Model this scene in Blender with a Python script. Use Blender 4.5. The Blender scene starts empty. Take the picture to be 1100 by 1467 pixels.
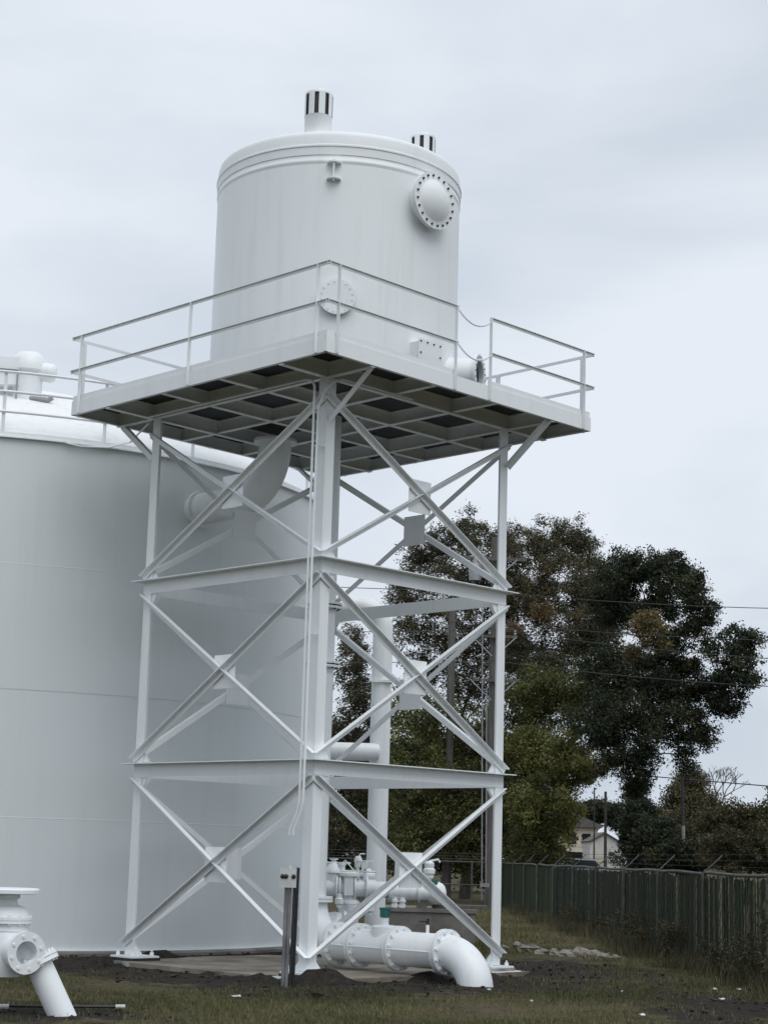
import bpy, math, random
import numpy as np
from mathutils import Vector, Matrix, noise
random.seed(7); RNG = np.random.default_rng(7)
SC = bpy.context.scene; COL = SC.collection
R = math.radians

# ---------------------------------------------------------------- camera
CAMH = 1.5832
cd = bpy.data.cameras.new('camera'); cam = bpy.data.objects.new('camera', cd); COL.objects.link(cam)
cd.sensor_fit = 'VERTICAL'; cd.sensor_height = 36.0; cd.lens = 2533.67 / 1467 * 36.0
cd.clip_start = 0.1; cd.clip_end = 4000
FW = Vector((0.0, 0.98167327, 0.19057175)); RT = Vector((0.99958201, -0.00550946, 0.02838031)); UP = Vector((-0.02891014, -0.1904921, 0.98126294))
m = Matrix((RT, UP, -FW)).transposed().to_4x4(); m.translation = (0, 0, CAMH)
cam.matrix_world = m
SC.camera = cam

# ---------------------------------------------------------------- world, sun, exposure
SUN_EL, SUN_AZ = R(58), R(205)          # high veiled sun behind the camera, a little to the right
w = bpy.data.worlds.new('World'); SC.world = w; w.use_nodes = True
nt = w.node_tree; nt.nodes.clear()
def wn(t, **k):
    n = nt.nodes.new(t)
    for a, b in k.items(): setattr(n, a, b)
    return n
wo = wn('ShaderNodeOutputWorld'); bg = wn('ShaderNodeBackground'); nt.links.new(bg.outputs[0], wo.inputs[0])
sky = wn('ShaderNodeTexSky', sky_type='NISHITA', sun_disc=False, sun_elevation=SUN_EL, sun_rotation=R(155), air_density=1.0, dust_density=4.0)
tc = wn('ShaderNodeTexCoord'); mp = wn('ShaderNodeMapping'); mp.inputs['Scale'].default_value = (1.0, 1.0, 2.6); mp.inputs['Location'].default_value = (3.1, 0.4, 1.3)
nt.links.new(tc.outputs['Generated'], mp.inputs[0])
nz = wn('ShaderNodeTexNoise'); nz.inputs['Scale'].default_value = 2.6; nz.inputs['Detail'].default_value = 5; nz.inputs['Roughness'].default_value = 0.48
nz.inputs['Distortion'].default_value = 0.3
nt.links.new(mp.outputs[0], nz.inputs[0])
cr = wn('ShaderNodeValToRGB'); nt.links.new(nz.outputs[0], cr.inputs[0])
cr.color_ramp.elements[0].position = 0.36; cr.color_ramp.elements[0].color = (5.9, 6.65, 7.55, 1)
cr.color_ramp.elements[1].position = 0.62; cr.color_ramp.elements[1].color = (8.1, 8.65, 9.45, 1)
mx = wn('ShaderNodeMix', data_type='RGBA'); mx.inputs[0].default_value = 0.97
nt.links.new(sky.outputs[0], mx.inputs[6]); nt.links.new(cr.outputs[0], mx.inputs[7])
nt.links.new(mx.outputs[2], bg.inputs[0]); bg.inputs[1].default_value = 0.1
sd = bpy.data.lights.new('sun', 'SUN'); sd.energy = 1.5; sd.angle = R(50); sd.color = (1.0, 0.985, 0.965)
sun = bpy.data.objects.new('sun', sd); COL.objects.link(sun)
sdir = Vector((math.cos(SUN_EL) * math.sin(R(155)), math.cos(SUN_EL) * math.cos(R(155)), math.sin(SUN_EL)))
sun.rotation_euler = sdir.to_track_quat('Z', 'Y').to_euler(); sun.location = (20, -30, 60)
SC.view_settings.view_transform = 'Standard'; SC.view_settings.look = 'None'; SC.view_settings.exposure = 0.0; SC.view_settings.gamma = 1.0

# ---------------------------------------------------------------- helpers
ORG = {}
def V(*a): return Vector(a)
class MB:
    def __init__(s): s.v = []; s.f = []
    def add(s, vs, fs):
        o = len(s.v); s.v += [tuple(x) for x in vs]; s.f += [tuple(i + o for i in f) for f in fs]
    def box(s, c, size, ax=None):
        ax = ax or (V(1, 0, 0), V(0, 1, 0), V(0, 0, 1)); c = Vector(c)
        h = [Vector(a) * (d / 2) for a, d in zip(ax, size)]
        vs = [c + h[0] * i + h[1] * j + h[2] * k for k in (-1, 1) for j in (-1, 1) for i in (-1, 1)]
        s.add(vs, [(0, 2, 3, 1), (4, 5, 7, 6), (0, 1, 5, 4), (2, 6, 7, 3), (0, 4, 6, 2), (1, 3, 7, 5)])
        return s
    def prism(s, prof, p0, p1, ax, ay):
        p0, p1, ax, ay = Vector(p0), Vector(p1), Vector(ax), Vector(ay); n = len(prof)
        vs = [p0 + ax * x + ay * y for x, y in prof] + [p1 + ax * x + ay * y for x, y in prof]
        s.add(vs, [(i, (i + 1) % n, n + (i + 1) % n, n + i) for i in range(n)] + [tuple(range(n))[::-1], tuple(range(n, 2 * n))])
        return s
    def tube(s, pts, r, n=10, cap=True):
        pts = [Vector(p) for p in pts]; m_ = len(pts)
        rs = r if isinstance(r, (list, tuple)) else [r] * m_
        t0 = (pts[1] - pts[0]).normalized(); a = t0.orthogonal().normalized(); vs = []
        for i, p in enumerate(pts):
            t = (pts[min(i + 1, m_ - 1)] - pts[max(i - 1, 0)]).normalized()
            a = (a - t * a.dot(t)).normalized(); b = t.cross(a)
            vs += [p + (a * math.cos(k * 2 * math.pi / n) + b * math.sin(k * 2 * math.pi / n)) * rs[i] for k in range(n)]
        fs = [(i * n + k, i * n + (k + 1) % n, (i + 1) * n + (k + 1) % n, (i + 1) * n + k) for i in range(m_ - 1) for k in range(n)]
        if cap: fs += [tuple(range(n))[::-1], tuple(range((m_ - 1) * n, m_ * n))]
        s.add(vs, fs); return s
    def lathe(s, prof, n=48, o=(0, 0, 0), axis=(0, 0, 1), a0=0.0, a1=2 * math.pi):
        o = Vector(o); z = Vector(axis).normalized(); x = V(1, 0, 0) if abs(z.z) > .99 else z.orthogonal().normalized()
        y = z.cross(x); full = abs(a1 - a0 - 2 * math.pi) < 1e-6; k = n if full else n + 1; vs = []
        for r, h in prof:
            vs += [o + z * h + (x * math.cos(a0 + (a1 - a0) * i / n) + y * math.sin(a0 + (a1 - a0) * i / n)) * max(r, 1e-4) for i in range(k)]
        fs = [(j * k + i, j * k + (i + 1) % k, (j + 1) * k + (i + 1) % k, (j + 1) * k + i) for j in range(len(prof) - 1) for i in range(n)]
        s.add(vs, fs); return s
    def disc(s, o, axis, r, h, n=32, rin=0.0):
        """flange: flat ring or disc of thickness h centred at o"""
        p = [(r, -h / 2), (r, h / 2), (max(rin, 0), h / 2)]
        p = p + [(max(rin, 0), -h / 2), (r, -h / 2)]
        return s.lathe(p, n, o, axis)
    def build(s, name, mat, parent=None, smooth=True, ang=35):
        me = bpy.data.meshes.new(name)
        org = ORG[parent.name] if parent else None
        if org is None:
            xs = np.array(s.v); lo, hi = xs.min(0), xs.max(0); org = V((lo[0] + hi[0]) / 2, (lo[1] + hi[1]) / 2, lo[2])
        me.from_pydata([(x - org.x, y - org.y, z - org.z) for x, y, z in s.v], [], s.f)
        me.validate(); me.update()
        if smooth:
            me.shade_smooth(); me.set_sharp_from_angle(angle=R(ang))
        o = bpy.data.objects.new(name, me); COL.objects.link(o)
        me.materials.append(mat)
        ORG[o.name] = org
        if parent: o.parent = parent
        else: o.location = org
        return o
def empty(name, loc, label, cat, group=None):
    o = bpy.data.objects.new(name, None); COL.objects.link(o); o.location = loc; o.empty_display_size = .2
    ORG[o.name] = Vector(loc); return tag(o, label, cat, group)
def tag(o, label=None, cat=None, group=None, kind=None):
    if label: o['label'] = label
    if cat: o['category'] = cat
    if group: o['group'] = group
    if kind: o['kind'] = kind
    return o
def Lprof(a, t): return [(0, 0), (a, 0), (a, t), (t, t), (t, a), (0, a)]
def bend(p0, pc, p1, n=8):
    """quadratic-ish circular sweep points p0 -> p1 with corner pc"""
    p0, pc, p1 = Vector(p0), Vector(pc), Vector(p1); out = []
    for i in range(n + 1):
        t = i / n; a = t * math.pi / 2
        out.append(pc + (p0 - pc) * (1 - math.sin(a)) + (p1 - pc) * (1 - math.cos(a)))
    return out
def numpy_mesh(name, co, faces_n, mat, parent=None, attrs=None, org=V(0, 0, 0)):
    """co (N,3); every face has faces_n consecutive vertices"""
    me = bpy.data.meshes.new(name); n = len(co); k = n // faces_n
    me.vertices.add(n); me.vertices.foreach_set('co', (co - np.array(org)).astype(np.float32).ravel())
    me.loops.add(n); me.loops.foreach_set('vertex_index', np.arange(n, dtype=np.int32))
    me.polygons.add(k); me.polygons.foreach_set('loop_start', np.arange(0, n, faces_n, dtype=np.int32))
    me.update(calc_edges=True)
    for a, v in (attrs or {}).items():
        at = me.attributes.new(a, 'FLOAT', 'FACE'); at.data.foreach_set('value', v.astype(np.float32))
    me.materials.append(mat)
    o = bpy.data.objects.new(name, me); COL.objects.link(o); ORG[o.name] = Vector(org)
    if parent: o.parent = parent
    else: o.location = org
    return o

# ---------------------------------------------------------------- materials
def mat(name, build):
    m_ = bpy.data.materials.new(name); m_.use_nodes = True; t = m_.node_tree; b = t.nodes['Principled BSDF']
    build(t, b); return m_
def nd(t, ty, **k):
    n = t.nodes.new(ty)
    for a, v in k.items(): setattr(n, a, v)
    return n
def noise_n(t, scale, detail=4, rough=.55, stretch=None, vec=None):
    g = nd(t, 'ShaderNodeNewGeometry'); src = g.outputs['Position']
    if stretch:
        mpn = nd(t, 'ShaderNodeMapping'); mpn.inputs['Scale'].default_value = stretch; t.links.new(src, mpn.inputs[0]); src = mpn.outputs[0]
    n = nd(t, 'ShaderNodeTexNoise'); n.inputs['Scale'].default_value = scale; n.inputs['Detail'].default_value = detail; n.inputs['Roughness'].default_value = rough
    t.links.new(src, n.inputs['Vector']); return n.outputs[0]
def ramp(t, fac, stops):
    r = nd(t, 'ShaderNodeValToRGB'); t.links.new(fac, r.inputs[0]); e = r.color_ramp.elements
    while len(e) < len(stops): e.new(.5)
    for x, (p, c) in zip(e, stops): x.position = p; x.color = (*c, 1) if len(c) == 3 else c
    return r.outputs[0]
def mix(t, fac, a, b, mode='MIX'):
    n = nd(t, 'ShaderNodeMix', data_type='RGBA', blend_type=mode)
    for s_, x in ((0, fac), (6, a), (7, b)):
        if hasattr(x, 'is_linked'): t.links.new(x, n.inputs[s_])
        else: n.inputs[s_].default_value = (*x, 1) if isinstance(x, tuple) and len(x) == 3 else x
    return n.outputs[2]
def bump(t, b, h, strength, dist=.02):
    n = nd(t, 'ShaderNodeBump'); n.inputs['Strength'].default_value = strength; n.inputs['Distance'].default_value = dist
    t.links.new(h, n.inputs['Height']); t.links.new(n.outputs[0], b.inputs['Normal'])
def paint(base, dirt, rough=.42, amount=.5):
    def f(t, b):
        big = noise_n(t, .55, 4); streak = noise_n(t, 1.0, 5, .6, (5.5, 5.5, .35)); fine = noise_n(t, 22, 3)
        c = mix(t, ramp(t, big, [(.35, (0, 0, 0)), (.75, (.35 * amount,) * 3)]), base, tuple(x * .9 for x in base))
        c = mix(t, ramp(t, streak, [(.52, (0, 0, 0)), (.8, (amount,) * 3)]), c, dirt)
        c = mix(t, ramp(t, fine, [(.58, (0, 0, 0)), (.8, (.3 * amount,) * 3)]), c, dirt)
        t.links.new(c, b.inputs['Base Color'])
        t.links.new(ramp(t, big, [(.3, (rough - .08,) * 3), (.7, (rough + .12,) * 3)]), b.inputs['Roughness'])
        bump(t, b, noise_n(t, 9, 4), .10, .02)
    return f
def plain(col, rough=.6, metal=0.0, var=.25, scale=6):
    def f(t, b):
        n = noise_n(t, scale, 4)
        t.links.new(ramp(t, n, [(.3, tuple(x * (1 - var) for x in col)), (.7, tuple(min(1, x * (1 + var)) for x in col))]), b.inputs['Base Color'])
        b.inputs['Roughness'].default_value = rough; b.inputs['Metallic'].default_value = metal
    return f
WHITE = mat('white_enamel', paint((.80, .83, .84), (.57, .58, .56), .42, .3))
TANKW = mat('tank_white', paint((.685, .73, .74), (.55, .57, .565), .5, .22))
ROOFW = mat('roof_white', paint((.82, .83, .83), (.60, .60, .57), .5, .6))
PIPEW = mat('pipe_white', paint((.79, .82, .835), (.50, .49, .45), .38, .35))
GALV = mat('galvanised', plain((.30, .31, .32), .5, .55, .2, 3))
RAILG = mat('fence_galvanised', plain((.10, .10, .095), .7, .2, .35, 3))
LINKM = mat('rusty_link', plain((.035, .034, .03), .8, .2, .3, 3))
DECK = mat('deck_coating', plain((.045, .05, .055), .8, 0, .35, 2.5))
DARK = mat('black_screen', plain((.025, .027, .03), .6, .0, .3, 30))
BOLT = mat('bolt_steel', plain((.04, .042, .045), .5, .4, .2, 30))
BLACK = mat('black_plastic', plain((.018, .018, .02), .45, 0, .2, 8))
TEAL = mat('teal_enamel', plain((.015, .13, .115), .45, 0, .25, 14))
BOXG = mat('grey_box_enamel', plain((.52, .53, .52), .5, 0, .12, 9))
GREYC = mat('grey_conduit', plain((.19, .195, .20), .5, .2, .3, 5))
def f_conc(base, dark):
    def f(t, b):
        a = noise_n(t, 1.6, 6, .62); c = noise_n(t, 30, 4)
        k = mix(t, ramp(t, a, [(.35, (0, 0, 0)), (.68, (1, 1, 1))]), dark, base)
        k = mix(t, ramp(t, c, [(.45, (0, 0, 0)), (.75, (.5, .5, .5))]), k, tuple(x * .6 for x in base))
        t.links.new(k, b.inputs['Base Color']); b.inputs['Roughness'].default_value = .9; bump(t, b, c, .35, .02)
    return f
CONC = mat('weathered_concrete', f_conc((.25, .24, .22), (.12, .11, .098)))
SLAB = mat('stained_slab', f_conc((.30, .275, .235), (.105, .083, .058)))
FOOT = mat('footing_concrete', f_conc((.40, .40, .39), (.12, .115, .105)))
RUBB = mat('pale_rubble', f_conc((.30, .285, .255), (.11, .10, .088)))
WOOD = mat('creosote_wood', lambda t, b: (t.links.new(ramp(t, noise_n(t, 3, 5, .6, (9, 9, .5)), [(.3, (.055, .052, .048)), (.7, (.15, .145, .135))]), b.inputs['Base Color']), b.inputs['Roughness'].__setattr__('default_value', .9)))
BARK = mat('bark', lambda t, b: (t.links.new(ramp(t, noise_n(t, 3, 5, .6, (6, 6, 1.0)), [(.3, (.03, .025, .02)), (.7, (.10, .088, .072))]), b.inputs['Base Color']), b.inputs['Roughness'].__setattr__('default_value', .95)))
WIRE = mat('cable', plain((.05, .05, .055), .6, .2, .1, 1))
def leafmat(name, c0, c1, c2):
    def f(t, b):
        a = nd(t, 'ShaderNodeAttribute', attribute_name='tint')
        t.links.new(ramp(t, a.outputs['Fac'], [(0, c0), (.6, c1), (1, c2)]), b.inputs['Base Color'])
        b.inputs['Roughness'].default_value = .55; b.inputs['Specular IOR Level'].default_value = .3
        tr = nd(t, 'ShaderNodeBsdfTranslucent'); t.links.new(b.inputs['Base Color'].links[0].from_socket, tr.inputs['Color'])
        ms = nd(t, 'ShaderNodeMixShader'); ms.inputs[0].default_value = .22
        out = t.nodes['Material Output']; t.links.new(b.outputs[0], ms.inputs[1]); t.links.new(tr.outputs[0], ms.inputs[2]); t.links.new(ms.outputs[0], out.inputs[0])
    return mat(name, f)
LEAF_DARK = leafmat('leaf_dark_evergreen', (.022, .031, .018), (.052, .064, .032), (.18, .13, .05))
LEAF_BROWN = leafmat('leaf_olive_brown', (.040, .042, .022), (.100, .092, .046), (.21, .155, .065))
LEAF_GREY = leafmat('leaf_grey_green', (.048, .050, .028), (.105, .10, .056), (.18, .115, .05))
LEAF_LIGHT = leafmat('leaf_yellow_green', (.052, .062, .022), (.175, .185, .06), (.31, .29, .10))
GRASSM = leafmat('grass_blades', (.048, .046, .021), (.092, .100, .036), (.20, .17, .085))
WEEDM = leafmat('dry_weeds', (.045, .045, .025), (.08, .075, .042), (.15, .125, .075))
def f_slat(t, b):
    a = nd(t, 'ShaderNodeAttribute', attribute_name='tint')
    c = ramp(t, a.outputs['Fac'], [(0, (.024, .034, .021)), (.55, (.040, .060, .038)), (1, (.072, .078, .054))])
    n = noise_n(t, 2.2, 6, .65)
    c = mix(t, ramp(t, n, [(.45, (0, 0, 0)), (.72, (.85, .85, .85))]), c, (.065, .058, .040))
    t.links.new(c, b.inputs['Base Color']); b.inputs['Roughness'].default_value = .85; b.inputs['Specular IOR Level'].default_value = .12
SLATM = mat('green_privacy_slat', f_slat)
def f_ground(t, b):
    big = noise_n(t, .28, 5, .6); mid = noise_n(t, 2.3, 7, .7); fine = noise_n(t, 11, 5, .7)
    grass = ramp(t, fine, [(.3, (.036, .034, .017)), (.55, (.070, .064, .030)), (.8, (.125, .108, .06))])
    soil = ramp(t, fine, [(.3, (.012, .0105, .009)), (.6, (.034, .029, .024)), (.85, (.10, .086, .07))])
    straw = ramp(t, fine, [(.3, (.055, .045, .028)), (.75, (.15, .123, .078))])
    a = nd(t, 'ShaderNodeAttribute', attribute_name='soil')
    add = nd(t, 'ShaderNodeMath', operation='ADD'); t.links.new(a.outputs['Fac'], add.inputs[0])
    sc = nd(t, 'ShaderNodeMath', operation='MULTIPLY_ADD'); t.links.new(mid, sc.inputs[0]); sc.inputs[1].default_value = 2.2; sc.inputs[2].default_value = -.86
    t.links.new(sc.outputs[0], add.inputs[1])
    c = mix(t, ramp(t, big, [(.44, (0, 0, 0)), (.62, (.8, .8, .8))]), grass, straw)
    c = mix(t, ramp(t, add.outputs[0], [(.38, (0, 0, 0)), (.62, (1, 1, 1))]), c, soil)
    t.links.new(c, b.inputs['Base Color']); b.inputs['Roughness'].default_value = .95; b.inputs['Specular IOR Level'].default_value = .15
    bump(t, b, fine, .8, .05)
GROUND = mat('ground_soil_grass', f_ground)
CREAM = mat('cream_siding', plain((.50, .44, .34), .8, 0, .1, 3))
PALEW = mat('pale_wall', plain((.52, .51, .47), .8, 0, .1, 3))
ROOFD = mat('shingle_roof', plain((.10, .095, .09), .85, 0, .25, 8))
GLASS = mat('dark_glass', lambda t, b: (b.inputs['Base Color'].__setattr__('default_value', (.02, .022, .025, 1)), b.inputs['Roughness'].__setattr__('default_value', .08)))
CARP = mat('silver_car_paint', plain((.42, .44, .46), .3, .4, .04, 2))
LITTER = mat('white_litter', plain((.55, .55, .53), .7, 0, .1, 8))

# ---------------------------------------------------------------- ground
GZ = -.12
A_ = 0.7782838
Ld = V(-math.cos(A_), math.sin(A_), 0); Rd = V(math.sin(A_), math.cos(A_), 0); Zd = V(0, 0, 1)
N0 = V(-.86376, 24.65357, 0); S = 4.0; D = .9334; Z1, Z2, ZP = 2.8623, 5.6923, 8.3347
def T(u, v, z): return N0 + Ld * u + Rd * v + V(0, 0, z)
TC = T(2, 2, 0)
BTC = V(-7.92, 35.134, 0); BTR = 6.875; BTZ = 8.194
def uv_of(x, y):
    dx, dy = x - N0.x, y - N0.y
    return dx * Ld.x + dy * Ld.y, dx * Rd.x + dy * Rd.y
def gz(x, y):
    z = GZ + .05 * noise.noise(V(x * .35, y * .35, 1.7)) + .035 * noise.noise(V(x * 1.3, y * 1.3, 4.2)) + .02 * noise.noise(V(x * 4.1, y * 4.1, 9.2))
    u, v = uv_of(x, y)
    k = max(0, min(1, 1 - max(max(-.45 - u, u - 4.45), max(-.45 - v, v - 4.45), 0) / .5))
    z = z * (1 - k) + (GZ - .02) * k
    de = max(max(-.3 - u, u - 4.32), max(-.24 - v, v - 4.36))
    z += math.exp(-(de / .2) ** 2) * max(0, .04 + .22 * noise.noise(V(x * 1.1, y * 1.1, 7.7)) + .08 * noise.noise(V(x * 4.5, y * 4.5, 2.1)))
    k = max(0, min(1, 1 - (math.hypot(x - BTC.x, y - BTC.y) - BTR - .2) / .6))
    return z * (1 - k) + (GZ - .01) * k if k > 0 else z
def soil_at(x, y):
    u, v = uv_of(x, y)
    dd = max(max(-.2 - u, u - 4.3), max(-.2 - v, v - 4.3), 0)
    s1 = max(0, 1 - dd / 2.6)
    s2 = max(0, 1 - math.hypot((x - 1.7) / 1.6, (y - 25.0) / 1.5))
    s3 = max(0, 1 - max(0, math.hypot(x - BTC.x, y - BTC.y) - BTR) / 2.6)
    s4 = max(0, 1 - math.hypot((x - 4.2) / 1.6, (y - 23.0) / 5.5)) * .95
    s5 = max(0, 1 - math.hypot((x - 3.1) / 2.2, (y - 29.5) / 3.0)) * .9
    s6 = max(0, 1 - math.hypot((x + 3.2) / 1.6, (y - 18.7) / 1.3)) * 1.0
    return max(s1 * 1.15, s2 * 1.3, s3 * 1.1, s4, s5, s6)
def axis_pts(lo, hi, step, far_lo, far_hi):
    a = list(np.arange(lo, hi + 1e-6, step)); d = step
    x = hi
    while x < far_hi: d *= 1.35; x += d; a.append(x)
    x = lo; d = step
    while x > far_lo: d *= 1.35; x -= d; a.insert(0, x)
    return a
gx = axis_pts(-8, 9, .13, -900, 900); gy = axis_pts(16, 40, .13, -300, 1500)
gv = []; gs = []
for y in gy:
    for x in gx:
        near = -12 < x < 14 and 10 < y < 70
        gv.append((x, y, gz(x, y) if near else GZ)); gs.append(soil_at(x, y) if near else 0)
nx = len(gx)
gf = [(j * nx + i, j * nx + i + 1, (j + 1) * nx + i + 1, (j + 1) * nx + i) for j in range(len(gy) - 1) for i in range(nx - 1)]
me = bpy.data.meshes.new('ground'); me.from_pydata(gv, [], gf); me.update(); me.shade_smooth()
at = me.attributes.new('soil', 'FLOAT', 'POINT'); at.data.foreach_set('value', np.array(gs, dtype=np.float32))
me.materials.append(GROUND); g = bpy.data.objects.new('ground', me); COL.objects.link(g); tag(g, kind='structure')

slab = MB(); slab.prism([(0, 0), (4.62, 0), (4.62, 4.6), (0, 4.6)], T(-.3, -.24, GZ - .2), T(-.3, -.24, GZ + .045), Ld, Rd)
tag(slab.build('concrete_slab', SLAB), 'stained brown concrete slab under the steel tower', None, None, 'structure')

# ---------------------------------------------------------------- steel tower
tower = empty('steel_tower', T(2, 2, 0), 'white painted four-legged steel tower with cross bracing and railed platform', 'tower')
def P(mb, name, m_=WHITE, parent=tower, **k): return mb.build(name, m_, parent, **k)
corners = [(0, 0, 1, 1), (S, 0, -1, 1), (0, S, 1, -1), (S, S, -1, -1)]
CL, CT = .175, .016
for u, v, su, sv in corners:
    mb = MB(); mb.prism(Lprof(CL, CT), T(u, v, .012), T(u, v, ZP - .006), Ld * su, Rd * sv); P(mb, 'column')
    mb = MB(); mb.box(T(u + su * .11, v + sv * .11, -.012), (.52, .52, .026), (Ld, Rd, Zd)); bp = P(mb, 'base_plate')
    for du, dv in ((-.18, -.18), (.18, -.18), (-.18, .18), (.18, .18)):
        mb = MB(); c = T(u + su * .11 + du, v + sv * .11 + dv, 0)
        mb.lathe([(0, .08), (.014, .08), (.014, .05), (.03, .05), (.03, .003), (0, .003)], 8, c); P(mb, 'anchor_bolt', WHITE, bp)
    for a, b in ((Ld * su, Rd * sv), (Rd * sv, Ld * su)):      # triangular foot stiffeners
        mb = MB(); o = T(u, v, .002) + b * .024
        mb.prism([(CL - .01, 0), (CL + .14, 0), (CL - .01, .17)], o, o + b * .012, a, Zd); P(mb, 'foot_stiffener')
    for zl in (Z1, Z2):                                        # corner gussets where braces meet the column
        for a, b in ((Ld * su, Rd * sv), (Rd * sv, Ld * su)):
            for s_ in (1, -1):
                zo = zl + .015 if s_ > 0 else zl - .215
                mb = MB(); o = T(u, v, zo) + b * .02
                mb.prism([(.02, 0), (CL + .13, 0), (CL - .005, .2 * s_), (.02, .26 * s_)], o, o + b * .01, a, Zd); P(mb, 'corner_gusset')
FW_ = .15
# the four faces: (origin corner, direction along, outward normal)
faces = [(T(0, 0, 0), Ld, -Rd), (T(0, 0, 0), Rd, -Ld), (T(S, 0, 0), Rd, Ld), (T(0, S, 0), Ld, Rd)]
for fi, (o, a, n) in enumerate(faces):
    for zl in (Z1, Z2):
        mb = MB(); z = V(0, 0, zl)
        mb.prism([(-.002, -.205), (.013, -.205), (.013, -.014), (-.002, -.014)], o + a * -.001 + z, o + a * (S + .001) + z, n, Zd)
        q = [o + a * 0, o + a * S, o + a * (S + FW_ - .001) + n * FW_, o - a * (FW_ - .001) + n * FW_]
        mb.add([x + z + V(0, 0, d) for d in (-.014, 0) for x in q], [(0, 1, 2, 3), (7, 6, 5, 4), (0, 4, 5, 1), (1, 5, 6, 2), (2, 6, 7, 3), (3, 7, 4, 0)])
        P(mb, 'girt', smooth=False)
    bays = [(.17, Z1 - .26), (Z1 + .06, Z2 - .26), (Z2 + .06, ZP - .30)]
    for za, zb in bays:
        zc = (za + zb) / 2
        mb = MB(); c = o + a * (S / 2) - n * .012 + V(0, 0, zc); mb.box(c, (.47, .012, .5), (a, n, Zd)); P(mb, 'gusset_plate')
        for k in (0, 1):
            x0, x1 = (.0, S) if k == 0 else (S, .0)
            d = (a * (x1 - x0) + V(0, 0, zb - za)).normalized()
            up = n.cross(d)
            if up.z < 0: up = -up
            p0 = o + a * x0 + V(0, 0, za); p1 = o + a * x1 + V(0, 0, zb); off = n * (.004 if k == 0 else .0175)
            # flat leg on the face, outstanding leg along the top edge pointing outward
            lg = .085
            prof = [(-lg / 2, 0), (lg / 2, 0), (lg / 2, lg), (lg / 2 - .011, lg), (lg / 2 - .011, .011), (-lg / 2, .011)]
            mb = MB(); mb.prism(prof, p0 + off - d * .02, p1 + off + d * .02, up, n); P(mb, 'brace', smooth=False)
# platform framing
E0, E1 = -D, S + D
def Iprof(hh, bf, tw, tf): return [(-bf / 2, 0), (bf / 2, 0), (bf / 2, tf), (tw / 2, tf), (tw / 2, hh - tf), (bf / 2, hh - tf), (bf / 2, hh), (-bf / 2, hh), (-bf / 2, hh - tf), (-tw / 2, hh - tf), (-tw / 2, tf), (-bf / 2, tf)]
JT = ZP + .205
for k in range(4):
    c = k * S / 3; main = k in (0, 3)
    h1 = .232 if main else .212
    mb = MB(); mb.prism(Iprof(h1, .095, .012, .014), T(c, E0 + .02, JT - h1), T(c, E1 - .02, JT - h1), Ld, Zd); P(mb, 'joist', smooth=False)
    h2 = .228 if main else .208
    for j in range(5):
        vs = [E0 + .02, 0, S / 3, 2 * S / 3, S, E1 - .02]
        mb = MB(); mb.prism(Iprof(h2 - .003, .09, .012, .013), T(vs[j] + (.007 if j else 0), c, JT - h2), T(vs[j + 1] - (.007 if j < 4 else 0), c, JT - h2), Rd, Zd); P(mb, 'joist', smooth=False)
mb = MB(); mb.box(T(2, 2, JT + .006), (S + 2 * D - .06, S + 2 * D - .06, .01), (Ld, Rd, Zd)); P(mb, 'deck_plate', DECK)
for fi, (o, a, n) in enumerate(faces):
    e0 = o + n * D - a * D; e1 = o + n * D + a * (S + D)
    t = .012; ends = (0.0, 0.0) if fi in (1, 2) else (-t, -t)
    mb = MB(); mb.prism([(0, 0), (0, .225), (-.06, .225), (-.06, .213), (-t, .213), (-t, .012), (-.06, .012), (-.06, 0)], e0 + V(0, 0, ZP) - a * ends[0], e1 + V(0, 0, ZP) + a * ends[1], n, Zd); P(mb, 'fascia_channel', smooth=False)
    if fi == 1:
        segs = [(0.004, 2.65), (3.37, S + 2 * D - .004)]
    else: segs = [(0.004, S + 2 * D - .004)]
    for s0, s1 in segs:
        mb = MB(); mb.box(e0 + a * ((s0 + s1) / 2) - n * .016 + V(0, 0, ZP + .26), (s1 - s0 - .02, .008, .105), (a, n, Zd)); P(mb, 'toe_board')
# knee braces
for (u, v), d in (((0, 0), -Ld), ((0, S), -Ld), ((S, 0), Ld), ((S, S), Ld)):
    c = T(u, v, ZP - .62) + d * .012; e = T(u, v, ZP + .02) + d * (D - .1)
    dd = (e - c).normalized(); side = dd.cross(Zd).normalized(); up = side.cross(dd)
    k = 1 if v == 0 else -1
    mb = MB(); mb.prism(Lprof(.085, .011), c + Rd * k * .02, e + Rd * k * .02, -up if up.z > 0 else up, Rd * k); P(mb, 'knee_brace', smooth=False)
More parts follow.
